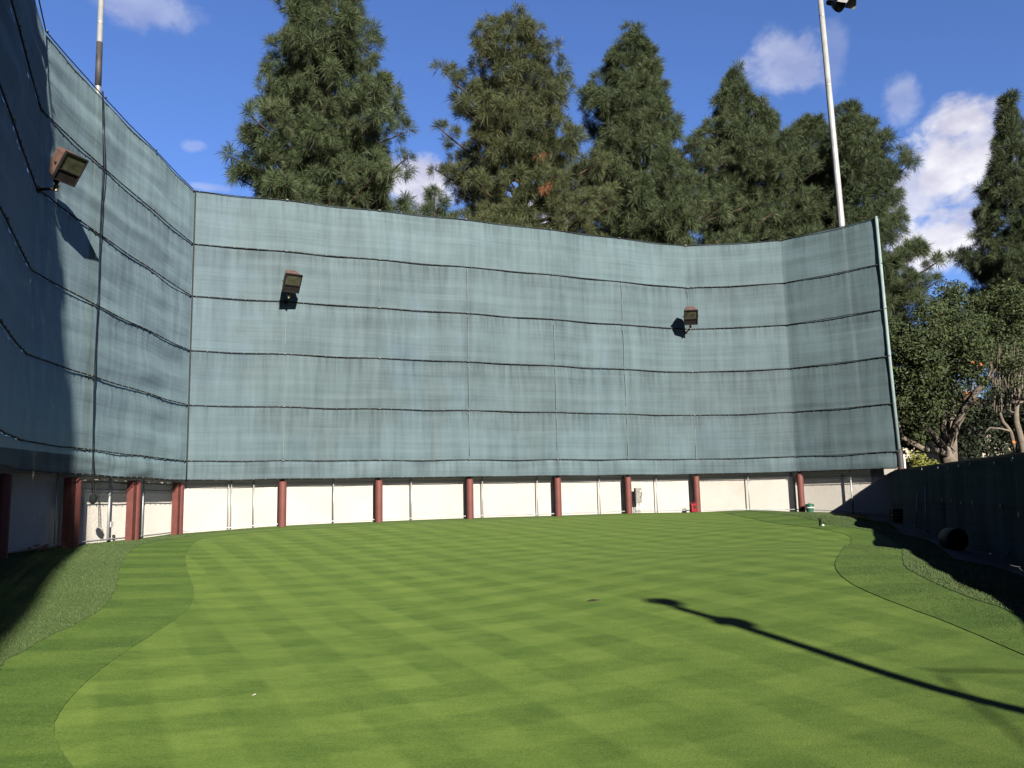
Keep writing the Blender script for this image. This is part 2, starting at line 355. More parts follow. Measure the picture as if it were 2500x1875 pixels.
Z5, STEP, ZB = 2.836, 1.55, 2.317
ZS = [Z5+5*STEP+.03, Z5+4*STEP, Z5+3*STEP+.02, Z5+2*STEP, Z5+STEP, Z5, ZB]     # top edge, seams, hem
def V2(k): return np.array(NET[k])
joint = V2('left'); sdir = np.array([.399, -.917]); sdir /= np.linalg.norm(sdir)
n_s = np.array([-A_S[1], A_S[0]])
def side_pt(s):           # the net carries on past the camera's left shoulder
    c0 = joint @ n_s; return A_S*((joint @ A_S)+s) + n_s*(c0+.037*s)
LEFT_PLAN = [side_pt(38), side_pt(30), side_pt(22), side_pt(15), side_pt(9), side_pt(6), side_pt(3), joint, V2('rope'), V2('mid'), V2('corner')]
BACK_PLAN = [V2(k) for k in ('corner', 'a', 'b', 'c', 'd', 'e', 'f', 'g', 'end')]
def offset_line(pl, d):
    """shift a plan polyline to its left (away from the green when walked clockwise)"""
    out = []
    for i in range(len(pl)):
        ns = []
        for a, b_ in ((i-1, i), (i, i+1)):
            if 0 <= a and b_ < len(pl):
                t_ = pl[b_]-pl[a]; t_ = t_/np.linalg.norm(t_); ns.append(np.array([-t_[1], t_[0]]))
        nn = sum(ns); nn = nn/np.linalg.norm(nn); nn = nn/max(.5, nn @ ns[0]); out.append(pl[i]+nn*d)
    return out
PLAN = LEFT_PLAN+BACK_PLAN[1:]
FENCE = [np.array(p) for p in [(12.56, 27.36), (10.916, 21.08), (9.6, 16.0), (8.35, 11.2), (7.15, 6.6), (5.95, 2.0)]]

# ---- outlines on the turf
def dense(pl, step=.25):
    out = []
    for a, b_ in zip(pl, pl[1:]):
        n = max(1, int(np.linalg.norm(b_-a)/step))
        out += [a+(b_-a)*k/n for k in range(n)]
    out.append(pl[-1]); return out
def smooth_line(pl, it=2):
    for _ in range(it):
        q = [pl[0]]
        for a, b_ in zip(pl, pl[1:]): q += [a*.75+b_*.25, a*.25+b_*.75]
        pl = q+[pl[-1]]
    return pl
g_left = [(180, 1875), (171, 1864), (149, 1835), (133, 1804), (130, 1775), (142, 1744), (168, 1709), (206, 1668), (272, 1614), (332, 1575), (380, 1544), (427, 1514), (465, 1480), (475, 1454), (471, 1429), (459, 1397), (451, 1369), (456, 1347), (475, 1322), (510, 1311)]
g_far = [V2('a')+np.array([-.2, -1.6]), V2('b')+np.array([0, -1.15]), V2('c')+np.array([.1, -.8]), V2('d')+np.array([.2, -.6]), V2('e')+np.array([.15, -.7]), np.array([5.9, 27.9]), np.array([6.6, 27.2])]
g_right = [(1860, 1273), (1950, 1284), (1981, 1288.5), (2036, 1298), (2068, 1306), (2080, 1316), (2076, 1328), (2052, 1350), (2038, 1374), (2040, 1390), (2057, 1410), (2083, 1429), (2136, 1453), (2178, 1470), (2226, 1488), (2314, 1520), (2404, 1558), (2500, 1599), (2620, 1652), (2760, 1720)]
GREEN = [gp(*q) for q in g_left]; lastg = GREEN[0]
GREEN = [np.array([1.6, .6]), np.array([-.6, 2.2]), np.array([-1.5, 3.4])] + GREEN + g_far + [gp(*q) for q in g_right] + [np.array([4.3, 3.2]), np.array([3.4, 1.3])]
GREEN = dense(smooth_line(GREEN+[GREEN[0]], 2), .22)[:-1]
c_left = [(0, 1619), (63, 1590), (111, 1559), (190, 1524), (253, 1486), (272, 1457), (288, 1429), (291, 1385), (310, 1353), (345, 1327)]
c_right = [(1900, 1255), (1995, 1272.5), (2090, 1291), (2144, 1303), (2180, 1319), (2204, 1341), (2203, 1365), (2210, 1387), (2237, 1402), (2271, 1420), (2328, 1445), (2384, 1468), (2430, 1480), (2520, 1520), (2640, 1570)]
OUT = [p for p in offset_line(PLAN, .62)]
COLLAR = [np.array([3.2, -2.]), np.array([-.6, -.2]), np.array([-2.9, 4.2])] + [gp(*q) for q in c_left] + [np.array([-8.4, 21.8]), np.array([-8.6, 22.9])] \
    + [p*1.0 for p in offset_line(BACK_PLAN, .3)[1:6]] + [np.array([6.4, 28.6]), np.array([7.1, 26.9])] + [gp(*q) for q in c_right] + [np.array([5.6, 4.2]), np.array([4.9, .5])]
COLLAR = dense(smooth_line(COLLAR+[COLLAR[0]], 1), .3)[:-1]
PATH_IN = [p+np.array([-.97, .25])*w_ for p, w_ in zip(FENCE, (1.0, 1.12, 1.12, 1.1, 1.1, 1.1))]
DOMAIN = OUT + [np.array([12.95, 27.6])] + [p+np.array([.3, -.08]) for p in FENCE[1:]] + [np.array([9., -4]), np.array([16., -16]), np.array([15., -22])]
DOMAIN = dense(DOMAIN+[DOMAIN[0]], .5)[:-1]
PATHP = dense(FENCE, .5) + dense(PATH_IN[::-1], .5)
def inside(poly, pts):
    poly = np.asarray(poly); x, y = pts[:, 0], pts[:, 1]; c = np.zeros(len(pts), bool); n = len(poly); j = n-1
    for i in range(n):
        xi, yi = poly[i]; xj, yj = poly[j]
        if yi != yj:
            c ^= ((yi > y) != (yj > y)) & (x < (xj-xi)*(y-yi)/(yj-yi)+xi)
        j = i
    return c
def ragged(pl, a):
    return [p+np.array([noise.noise(Vector((p[0]*7, p[1]*7, 1.))), noise.noise(Vector((p[0]*7, p[1]*7, 8.)))])*a for p in pl]
GREEN = ragged(dense(GREEN, .08), .010); COLLAR = ragged(dense(COLLAR, .1), .03)
gx, gy = np.meshgrid(np.arange(-10.5, 17, .42), np.arange(-23, 31, .42)); G = np.stack([gx.ravel(), gy.ravel()], -1)
G += rng.uniform(-.08, .08, G.shape); G = G[inside(DOMAIN, G)]
vv = [tuple(p) for p in G]; ee = []
for poly in (DOMAIN, GREEN, COLLAR, PATHP):
    b0 = len(vv); vv += [tuple(p) for p in poly]; ee += [(b0+i, b0+(i+1) % len(poly)) for i in range(len(poly))]
cv, ce, cf, _, _, _ = geometry.delaunay_2d_cdt([Vector(p) for p in vv], ee, [], 0, 1e-5)
CV = np.array([[p.x, p.y] for p in cv]); CF = np.array([f for f in cf if len(f) == 3]); CEN = CV[CF].mean(1)
dom = inside(DOMAIN, CEN); inG = inside(GREEN, CEN); inC = inside(COLLAR, CEN) & ~inG; inP = inside(PATHP, CEN) & ~inG & ~inC
HZ = gz(CV[:, 0], CV[:, 1])
def sheet(name, sel, dz, m, skirt=0):
    F = CF[sel & dom]; a = CV[F]; flip = ((a[:, 1]-a[:, 0])[:, 0]*(a[:, 2]-a[:, 0])[:, 1]-(a[:, 1]-a[:, 0])[:, 1]*(a[:, 2]-a[:, 0])[:, 0]) < 0
    F[flip] = F[flip][:, ::-1]
    used, inv = np.unique(F, return_inverse=True); V = np.c_[CV[used], HZ[used]+dz]; F2 = inv.reshape(F.shape)
    if skirt:
        e = np.r_[F2[:, [0, 1]], F2[:, [1, 2]], F2[:, [2, 0]]]; key = np.sort(e, 1); k1 = key[:, 0]*len(V)+key[:, 1]
        u_, ix, cnt = np.unique(k1, return_index=True, return_counts=True); be = e[ix[cnt == 1]]
        n0 = len(V); low = V.copy(); low[:, 2] -= skirt; V = np.r_[V, low]
        V = np.r_[V, V[:n0]]; t0 = len(V)-n0                       # a ring of its own, so the turf keeps its own normals
        F2 = np.r_[F2, np.c_[be[:, 1]+t0, be[:, 0]+t0, be[:, 0]+n0], np.c_[be[:, 1]+t0, be[:, 0]+n0, be[:, 1]+n0]]
    return big_mesh(name, V, F2, m, smooth=True)
tag(sheet('putting_green', inG, 0, MAT['green']), kind='structure')
tag(sheet('fringe', inC, .007, MAT['fringe'], .025), kind='structure')
tag(sheet('lawn', ~inG & ~inC & ~inP, .013, MAT['lawn'], .04), kind='structure')
tag(sheet('path', inP, .012, MAT['concrete'], .08), kind='structure')
gm = MB(); gm.add([(-900, -900, -.75), (900, -900, -.75), (900, 900, -.75), (-900, 900, -.75)], [(0, 1, 2, 3)])
tag(gm.build('ground', MAT['soil']), kind='structure')

# grass blades standing up from the fringe and the longer rough
def blades(name, poly_test, dens, hgt, wid, dz, m, ymax, label):
    n = int(dens*26*(ymax-2.5)); P = np.stack([rng.uniform(-10, 11, n*2), rng.uniform(2.5, ymax, n*2)], -1)
    P = P[rng.random(len(P)) < np.clip(9/np.maximum(P[:, 1], 3), .15, 1)]
    P = P[poly_test(P)]
    dirs = (P[:, 0]/np.maximum(P[:, 1], .1)); P = P[(np.abs(dirs) < .74)]
    z = np.concatenate([gz(P[i:i+20000, 0], P[i:i+20000, 1]) for i in range(0, len(P), 20000)])+dz
    n = len(P); h = hgt*rng.uniform(.5, 1.25, n); a = rng.uniform(0, 2*np.pi, n); ln = rng.uniform(.1, .75, n)*h; la = rng.uniform(0, 2*np.pi, n)
    s = wid*rng.uniform(.6, 1.3, n)*(1+P[:, 1]*.045)
    o = np.stack([np.cos(a)*s, np.sin(a)*s, np.zeros(n)], -1); B0 = np.c_[P, z-.005]
    T = B0+np.stack([np.cos(la)*ln, np.sin(la)*ln, h], -1)
    V = np.stack([B0-o, B0+o, T], 1).reshape(-1, 3); Fc = np.arange(3*n).reshape(-1, 3)
    ob = big_mesh(name, V, Fc, m); return tag(ob, label, 'grass', kind='stuff')
_dom = lambda P: inside(DOMAIN, P) & ~inside(PATHP, P)
blades('fringe_grass', lambda P: inside(COLLAR, P) & ~inside(GREEN, P), 1300, .012, .0034, .006, MAT['blades'], 17, 'short dense grass of the mown fringe round the putting green')
blades('rough_grass', lambda P: _dom(P) & ~inside(COLLAR, P) & ~inside(GREEN, P), 1700, .022, .0034, .012, MAT['rough_blades'], 24, 'longer shaggy grass on the banks outside the mown fringe')

# ------------------------------------------------------------------ netting walls
class Line:
    def __init__(s, pl):
        s.p = [np.array(q, float) for q in pl]; s.l = np.r_[0, np.cumsum([np.linalg.norm(b_-a) for a, b_ in zip(s.p, s.p[1:])])]
        dd = [(b_-a)/np.linalg.norm(b_-a) for a, b_ in zip(s.p, s.p[1:])]; dd = [dd[0]]+[a+b_ for a, b_ in zip(dd, dd[1:])]+[dd[-1]]
        s.vn = [np.array([d[1], -d[0]])/np.linalg.norm(d) for d in dd]
    def at(s, q):
        i = int(np.clip(np.searchsorted(s.l, q, 'right')-1, 0, len(s.p)-2)); f = (q-s.l[i])/(s.l[i+1]-s.l[i])
        n0, n1 = s.vn[i], s.vn[i+1]; nn = n0+(n1-n0)*f; nn = nn/np.linalg.norm(nn)      # directions blended between the joints
        return s.p[i]+(s.p[i+1]-s.p[i])*f, nn, f
def net_wall(name, label, plan, wr, seed, first_vis=0, end_trim=0):
    t = thing(name, label, 'netting wall', (plan[-1][0], plan[-1][1], 0)); base = Vector(t.location)
    L = Line(plan); S = np.arange(0, L.l[-1]+.001, .16); S[-1] = L.l[-1]
    S = np.unique(np.r_[S, L.l])
    def sag(q, k):
        _, _, f = L.at(q); return -(.016 if k < 6 else .012)*math.sin(math.pi*f)**2*(1+.5*math.sin(q*1.7+k*2))
    def pt(q, z, k, fr):
        p, nn, f = L.at(q)
        bulge = math.sin(math.pi*fr)
        d = .05*bulge*(1+.8*noise.noise(Vector((q*.22+seed, k*3.1, 0)))) - .045*math.sin(math.pi*f)**2*(.4+bulge)
        d += wr*noise.noise(Vector((q*.24+seed, z*3.1-q*.12, 1.3)))*(.35+.65*bulge)
        d += wr*.38*noise.noise(Vector((q*.7+seed, z*8-q*.3, 4.)))
        # gathers hanging from the laced edge
        d += wr*.55*noise.noise(Vector((q*5.5-(1-fr)*1.2, seed, k)))*max(0, 1-(1-fr)*3.2) if k == 5 else wr*.22*noise.noise(Vector((q*4-(1-fr), seed, k)))*max(0, 1-(1-fr)*4)
        d *= min(1, min(q, L.l[-1]-q)/.7+.1)
        return (p[0]+nn[0]*d-base.x, p[1]+nn[1]*d-base.y, z)
    for k in range(6):
        nz = 15 if k < 5 else 9; V = []; UVs = []
        for q in S:
            zt, zb = ZS[k]+sag(q, k), ZS[k+1]+sag(q, k+1)
            for j in range(nz+1):
                fr = j/nz; z = zb+(zt-zb)*fr
                V.append(pt(q, z, k, fr)); UVs.append((q+seed, ZS[k+1]+(ZS[k]-ZS[k+1])*fr))
        n1 = nz+1; F_ = [(i*n1+j, (i+1)*n1+j, (i+1)*n1+j+1, i*n1+j+1) for i in range(len(S)-1) for j in range(nz)]
        big_mesh('fabric_band', V, F_, FAB[0 if k in (3, 4) else 1 if k in (1, 2, 5) else 2], t, True, UVs)
    for k in range(7):
        m_ = MB(); lm = MB(); Q = S[::2] if len(S) % 2 else np.r_[S[::2], S[-1]]
        pts = []
        for q in Q:
            p, nn, f = L.at(q); pts.append((p[0]+nn[0]*.03-base.x, p[1]+nn[1]*.03-base.y, ZS[k]+sag(q, k)+.006*noise.noise(Vector((q*3, k, seed)))))
        rr = [  .012 if k in (0, 6) else .0155*(1+.35*noise.noise(Vector((q*1.6, k, 2.)))) for q in Q]
        m_.tube(pts, rr, 6); m_.build('seam_cable', MAT['cable'], t)
        for q in np.arange(first_vis+.15, L.l[-1], .33):
            p, nn, f = L.at(q); c = (p[0]+nn[0]*.055-base.x, p[1]+nn[1]*.05-base.y, ZS[k]+sag(q, k))
            tz = math.atan2(nn[1], nn[0]); lm.box(c, (.011, .012, .042 if k else .02), Matrix.Rotation(tz, 3, 'Z') @ Matrix.Rotation(random.uniform(-.5, .5), 3, 'X'))
        o = lm.build('lacing', MAT['lace'], t); o['kind'] = 'stuff'
        # bright clips where the cable is held at each support
        for q in L.l:
            if q < first_vis-.1 or k == 6: continue
            p, nn, f = L.at(q); cm = MB(); cm.box((p[0]+nn[0]*.06-base.x, p[1]+nn[1]*.06-base.y, ZS[k]+sag(q, k)+.005), (.025, .06, .03), Matrix.Rotation(math.atan2(nn[1], nn[0]), 3, 'Z'))
            cm.build('clip', MAT['lace'], t)
    return t, L, base
net_back, LB, base_b = net_wall('netting_wall', 'tall green windscreen netting along the back of the green, in full sun', BACK_PLAN, .035, 40.)
net_left, LL, base_l = net_wall('netting_wall', 'tall green windscreen netting along the left side, half in shadow', LEFT_PLAN, .058, 3., Line(LEFT_PLAN).l[6]-1)
# faded webbing straps run up the back net at its supports
for i in range(1, 7):
    p = BACK_PLAN[i]; d = BACK_PLAN[i+1]-BACK_PLAN[i]; d = d/np.linalg.norm(d); nn = np.array([d[1], -d[0]])
    for k in range(1, 5):
        if random.random() < .2: continue
        z1, z0 = ZS[k]-.06-random.random()*.12, ZS[k+1]+.06+random.random()*.25
        m_ = MB(); c = (p[0]+nn[0]*.075-base_b.x, p[1]+nn[1]*.075-base_b.y, (z0+z1)/2); m_.box(c, (.016, .008, z1-z0), Matrix.Rotation(math.atan2(d[1], d[0]), 3, 'Z'))
        m_.build('strap', MAT['strap'], net_back)
# sleeved pole closing the free edge of the net
m_ = MB(); e_ = V2('end'); m_.tube([(.03, .0, 2.9), (-.02, 0, 6.), (-.06, 0, ZS[0]+.05)], [.06, .055, .05], 12); m_.build('edge_sleeve', MAT['sleeve'], net_back)
# corner lacing strip
m_ = MB(); cx, cy = NET['corner']; m_.tube([(cx+.06-base_b.x, cy-.05-base_b.y, z) for z in np.linspace(ZB, ZS[0], 20)], .022, 6); m_.build('corner_cable', MAT['cable'], net_back)

# ------------------------------------------------------------------ cream wall behind the fence
def wall_solid(pl, d0, d1, z1, z0=-.7):
    a, b_ = offset_line(pl, d0), offset_line(pl, d1); m_ = MB(); n = len(a); vs = []
    for i, (p, q) in enumerate(zip(a, b_)):
        zt_ = 9. if i < 6 else z1  # stretch out of view is made taller to block sun leaking over it
        vs += [(p[0], p[1], z0), (p[0], p[1], zt_), (q[0], q[1], zt_), (q[0], q[1], z0)]
    fs = []
    for i in range(n-1):
        for k in range(4): fs.append((i*4+k, i*4+(k+1) % 4, (i+1)*4+(k+1) % 4, (i+1)*4+k))
    fs += [(0, 1, 2, 3), (n*4-4, n*4-1, n*4-2, n*4-3)]; m_.add(vs, fs); return m_
PLAN_W = PLAN
tag(wall_solid(PLAN_W, .50, .68, 2.75).build('boundary_wall', MAT['cream_wall']), 'low cream plastered wall behind the chain link fence, raised out of view to block sun', 'wall')

# ------------------------------------------------------------------ chain link fence in front of it
cf_t = thing('chain_link_fence', 'grey chain link fence between the red posts, in front of the cream wall', 'fence', (-9.2, 22.9, .8)); cb = Vector(cf_t.location)
FL = Line(offset_line(PLAN, .27)); s0 = FL.l[5]-.0
TOPZ = 2.16
V = []; F_ = []
pitch_ = .074
def wire(q0, z0, q1, z1, off, segs):
    prev = None
    for i in range(segs+1):
        f = i/segs; q = q0+(q1-q0)*f; z = z0+(z1-z0)*f; p, nn, _ = FL.at(min(max(q, 0), FL.l[-1]))
        tang = np.array([-nn[1], nn[0]]); r = .0013; c = p+nn*off-np.array([cb.x, cb.y]); b0 = len(V)
        for d in (tang*r, -tang*r*.5+nn*r*.87, -tang*r*.5-nn*r*.87): V.append((c[0]+d[0], c[1]+d[1], z-cb.z))
        if prev is not None:
            for k in range(3): F_.append((prev+k, prev+(k+1) % 3, b0+(k+1) % 3, b0+k))
        prev = b0
q = s0
while q < FL.l[-1]:
    p, _, _ = FL.at(q); zg = gz1(*p)+.06; H = TOPZ-zg
    wire(q, zg, min(q+H, FL.l[-1]), zg+min(H, FL.l[-1]-q), .006, 3)
    wire(q, zg, max(q-H, s0), zg+min(H, q-s0), -.006, 3)
    q += pitch_
big_mesh('wire_mesh', np.array(V), np.array(F_), MAT['wire'], cf_t)
def plan_at_px(px, d):
    """where the line of sight through column px meets the wall line, pushed back by d"""
    ol = offset_line(PLAN, d); dr = ray(px, 1200)[:2]
    best = None
    for i in range(5, len(ol)-1):
        a, b_ = ol[i], ol[i+1]; e = b_-a; den = dr[0]*e[1]-dr[1]*e[0]
        if abs(den) < 1e-9: continue
        tt = (a[0]*e[1]-a[1]*e[0])/den; uu = (a[0]*dr[1]-a[1]*dr[0])/den
        if -.001 <= uu <= 1.001 and tt > 0:
            if best is None or tt < best[0]: best = (tt, dr*tt, e/np.linalg.norm(e))
    return best[1], best[2]
for px in (139, 268, 350, 423, 558, 565, 619.5, 814, 1004, 1178, 1312, 1464, 1603, 1828, 2079):
    p, _ = plan_at_px(px, .33); m_ = MB(); zg = gz1(*p); r = .028 if px in (268, 2079) else .02
    m_.tube([(p[0]-cb.x, p[1]-cb.y, zg-.1-cb.z), (p[0]-cb.x, p[1]-cb.y, TOPZ+.12-cb.z)], r, 8); m_.lathe((p[0]-cb.x, p[1]-cb.y, TOPZ+.12-cb.z), [(r*1.15, 0), (r*.9, .02), (r*.3, .035)], 8)
    m_.build('post', MAT['galv'], cf_t)
m_ = MB(); ol = FL; m_.tube([(ol.at(q)[0][0]-cb.x, ol.at(q)[0][1]-cb.y, TOPZ+.14-cb.z) for q in np.arange(s0, ol.l[-1], .5)], .012, 6); m_.build('tension_wire', MAT['wire'], cf_t)
m_ = MB(); m_.tube([(ol.at(q)[0][0]-cb.x, ol.at(q)[0][1]-cb.y, gz1(*ol.at(q)[0])+.085-cb.z) for q in np.arange(s0, ol.l[-1], .5)], .02, 6); m_.build('bottom_rail', MAT['galv'], cf_t)
sb = MB(); p, d_ = plan_at_px(276, .22); sb.box((p[0]-cb.x, p[1]-cb.y, gz1(*p)+.42-cb.z), (.12, .02, .12), Matrix.Rotation(math.atan2(d_[1], d_[0]), 3, 'Z')); sb.build('white_plate', MAT['tag'], cf_t)

# ------------------------------------------------------------------ red posts
def red_post(px, label, d=.16, r=.112, top=2.245, board=0):
    p, dd = plan_at_px(px, d); zg = gz1(*p); t = thing('steel_post', label, 'post', (p[0], p[1], zg), math.atan2(dd[1], dd[0]), 'red posts carrying the netting')
    h = top-zg; m_ = MB(); m_.lathe((0, 0, -.3), [(r, 0), (r, h+.3-.05), (r*.93, h+.3-.02), (r*.7, h+.3), (.02, h+.305)], 20); m_.build('shaft', MAT['red_post'], t)
    m2 = MB(); m2.lathe((0, 0, h+.0), [(.05, 0), (.05, max(.01, ZS[0]-top))], 10)
    if px > 600: m2.build('upper_pipe', MAT['cable'], t)
    if board:
        m3 = MB(); m3.box((-board*.9, .02, (h-.1)/2), (.2, .16, h+.1)); m3.build('side_board', MAT['red_board'], t, .006)
    return t
red_post(10, 'red post at the left edge of the photo, foremost of the side wall posts', board=.0)
red_post(183, 'red post of the side wall behind the hanging rope, mostly in shadow', r=.12, board=.2)
red_post(332, 'red post of the side wall next to the corner post, in sun with a board', board=.2)
red_post(439, 'red post in the corner where the side and back walls meet', board=.2)
red_post(690, 'red post of the back wall nearest to the left hand corner')
red_post(925, 'red post of the back wall, second one right of the corner')
red_post(1147, 'red post of the back wall midway between the corner and the electrical box')
red_post(1362, 'red post of the back wall, next one left of the electrical box post')
red_post(1534, 'red post of the back wall with the grey electrical box right beside it')
red_post(1701, 'red post of the back wall with a red can at its foot')
red_post(1955, 'red post of the back wall with the green bin at its right foot')
# the last one stands free under the end of the net
_e = V2('end'); t = thing('steel_post', 'red post under the right end of the netting, beside the dark fence', 'post', (_e[0]+.06, _e[1]+.02, gz1(*_e)), 0, 'red posts carrying the netting')
m_ = MB(); m_.lathe((0, 0, -.3), [(.11, 0), (.11, 1.9)], 18); m_.build('shaft', MAT['red_post'], t)
m_ = MB(); m_.lathe((0, 0, 1.6), [(.1, 0), (.098, .55), (.075, .6)], 18); m_.build('dark_collar', MAT['dark_sleeve'], t)

# ------------------------------------------------------------------ floodlights on arms
def flood(name, label, root, nn, arm, face, tilt, riser=.16):
    """root: point on the net, nn: outward normal there, face: heading of the lamp, tilt: degrees it looks down"""
    t = thing(name, label, 'floodlight', tuple(root), 0, 'floodlights on the netting')
    nx, ny = nn; tip = Vector((nx*arm, ny*arm, 0))
    m_ = MB(); m_.tube([(0, 0, 0), (nx*arm*.5, ny*arm*.5, .0), tip], .026, 10); m_.lathe((nx*.02, ny*.02, 0), [(.07, 0), (.07, .02)], 12, (nx, ny, 0)); m_.build('arm', MAT['dark_bronze'], t)
    m_ = MB(); m_.lathe(tip+Vector((0, 0, -.04)), [(.034, 0), (.036, .07), (.05, .08), (.05, .10), (.03, .11), (.03, riser)], 12); m_.build('elbow', MAT['brass'], t)
    m_ = MB(); kn = tip+Vector((0, 0, riser)); m_.box(kn, (.07, .07, .09)); m_.lathe(kn+Vector((-.05, 0, 0)), [(.03, 0), (.03, .1)], 10, (1, 0, 0)); m_.build('knuckle', MAT['dark_bronze'], t, .006)
    fy = Vector((face[0], face[1], 0)).normalized(); fx = Vector((-fy.y, fy.x, 0))*-1; tl = math.radians(tilt)
    f = fy*math.cos(tl)-Vector((0, 0, math.sin(tl))); u = fx.cross(f) if fx.cross(f).z > 0 else -fx.cross(f)
    c = kn+u*.33+f*.05
    def rect(w_, h_, y, ch, oz=0):
        q = [(-w_+ch, -h_), (w_-ch, -h_), (w_, -h_+ch), (w_, h_-ch), (w_-ch, h_), (-w_+ch, h_), (-w_, h_-ch), (-w_, -h_+ch)]
        return [c+fx*a+u*(b_+oz)+f*y for a, b_ in q]
    m_ = MB(); m_.frustum(rect(.235, .275, .10, .03), rect(.22, .265, -.04, .04), True); m_.frustum(rect(.22, .265, -.04, .04), rect(.16, .17, -.25, .05, .085)); m_.build('housing', MAT['bronze'], t, .008)
    m_ = MB()                                                        # door frame: upper bar, side bars, middle bar
    for (x0, x1, z0, z1) in ((-.24, .24, .255, .285), (-.24, .24, -.285, -.26), (-.24, -.212, -.26, .255), (.212, .24, -.26, .255), (-.212, .212, -.075, -.05)):
        cc_ = c+fx*((x0+x1)/2)+u*((z0+z1)/2)+f*.12; m_.box(cc_, (x1-x0, .05, z1-z0), Matrix((fx, f, u)).transposed())
    m_.build('lens_frame', MAT['dark_bronze'], t, .004)
    m_ = MB(); m_.box(c+u*.103+f*.112, (.424, .012, .304), Matrix((fx, f, u)).transposed()); m_.build('glass', MAT['glass'], t)
    m_ = MB(); m_.box(c+u*-.168+f*.112, (.424, .02, .184), Matrix((fx, f, u)).transposed()); m_.build('lower_panel', MAT['dark_bronze'], t)
    m_ = MB(); m_.lathe(c+fx*-.236+f*.02, [(.02, 0), (.02, .03), (.008, .035)], 8, tuple(-fx)); m_.build('hinge_bolt', MAT['dark_bronze'], t); m_ = MB(); m_.lathe(c+fx*.236+f*.02, [(.02, 0), (.02, .03), (.008, .035)], 8, tuple(fx)); m_.build('hinge_bolt', MAT['dark_bronze'], t)
    return t
def wall_frame(px, py, pl):
    d = ray(px, py); best = None
    for a, b_ in zip(pl, pl[1:]):
        e = b_-a; den = d[0]*e[1]-d[1]*e[0]; tt = (a[0]*e[1]-a[1]*e[0])/den; uu = (a[0]*d[1]-a[1]*d[0])/den
        if -.001 <= uu <= 1.001 and tt > 0 and (best is None or tt < best[0]):
            dd = e/np.linalg.norm(e); best = (tt, d*tt+np.array([0, 0, EYE]), np.array([dd[1], -dd[0]]))
    return best[1], best[2]
P, n_ = wall_frame(698, 748, BACK_PLAN); flood('floodlight', 'bronze floodlight on the back netting near the corner, tilted to the right', (P[0], P[1], ZS[2]), n_, .62, (.55, -.83), 36)
P, n_ = wall_frame(1677, 809, BACK_PLAN); n_ = np.array([0., -1.]); flood('floodlight', 'bronze floodlight on the right half of the back netting, facing the viewer', (P[0], P[1], ZS[2]-.09), n_, .60, (-.12, -.99), 38)
P, n_ = wall_frame(90, 466, LEFT_PLAN); flood('floodlight', 'bronze floodlight on the side netting, at the edge of the shadow', (P[0], P[1], ZS[2]), (1., -.02), .36, (.93, -.36), 36)

# ------------------------------------------------------------------ tall light poles
def pole_head(mbs, c, face, s=1.0):
    """a stadium lamp: black bowl and a white visor"""
    black, white = mbs; f = Vector(face).normalized(); c = Vector(c)
    black.lathe(c-f*.32*s, [(.07*s, 0), (.17*s, .06*s), (.24*s, .2*s), (.27*s, .34*s), (.25*s, .36*s)], 16, tuple(f))
    black.lathe(c-f*.55*s, [(.09*s, 0), (.1*s, .05*s), (.1*s, .24*s)], 12, tuple(f))
    side = f.cross(Vector((0, 0, 1))).normalized(); up = side.cross(f).normalized()
    arc0, arc1 = [], []
    for k in range(9):
        a = math.pi*(k/8)
        for arr, y, r in ((arc0, .02, .285), (arc1, .42, .30)): arr.append(c+f*(y*s)+side*(math.cos(a)*r*s)+up*(math.sin(a)*r*s))
    vs = arc0+arc1+[p+(p-c).normalized()*.012 for p in arc0+arc1]; fs = []
    for k in range(8): fs += [(k, k+1, k+10, k+9), (18+k, 18+k+1, 18+k+10, 18+k+9)]
    white.add(vs, fs)
def light_pole(label, p_lo, p_hi, r0, r1, sleeve=None, heads=(), hs=1.12, group='tall light poles'):
    p_lo, p_hi = Vector(p_lo), Vector(p_hi); t = thing('light_pole', label, 'light pole', tuple(p_lo), 0, group); d = p_hi-p_lo
    m_ = MB(); m_.tube([d*0, d*.33, d*.66, d], [r0, r0*.67+r1*.33, r0*.33+r1*.67, r1], 18); m_.build('shaft', MAT['grey_pole' if sleeve else 'pole'], t)
    for f in (.35, .62, .8, .93):
        m_ = MB(); m_.lathe(d*f, [((r0+(r1-r0)*f)+.004, -.02), ((r0+(r1-r0)*f)+.006, 0), ((r0+(r1-r0)*f)+.004, .02)], 18, tuple(d.normalized()))
        m_.build('joint_band', MAT['galv'], t)
    if sleeve:
        a, b_ = sleeve; m_ = MB(); m_.tube([d*a, d*((a+b_)/2), d*b_], r0*1.05, 18); m_.build('dark_sleeve', MAT['dark_sleeve'], t)
    for (off, face, arm_from) in heads:
        bl, wh = MB(), MB(); pole_head((bl, wh), off, face, hs); h = bl.build('lamp_head', MAT['black'], t); wh.build('visor', MAT['tag'], h)
        m_ = MB(); m_.tube([arm_from, (Vector(arm_from)+Vector(off))*.5+Vector((0, 0, .05)), off], .045, 8); m_.build('bracket', MAT['dark_bronze'], t)
    return t
def at_y(px, py, Y): d = ray(px, py); return Vector(d*(Y/d[1]))+Vector((0, 0, EYE))
a, b_ = at_y(2055, 555, 30.6), at_y(2003, 0, 30.6); ax = (b_-a)/(b_.z-a.z); lo = a+ax*(-.7-a.z); hi = b_+ax*.9
hd = at_y(2052, 12, 30.5)-lo
light_pole('white steel light pole rising behind the right part of the back netting', lo, hi, .16, .10, None, [(hd+Vector((0, 0, .02)), (.55, -.6, -.55), (hi-lo)*.985), (hd+Vector((-.1, .1, .95)), (-.2, -.8, -.5), (hi-lo)*.995)])
a, b_ = at_y(239, 220, 19.4), at_y(247, 0, 19.4); ax = (b_-a)/(b_.z-a.z); lo = a+ax*(-.7-a.z); hi = b_+ax*3
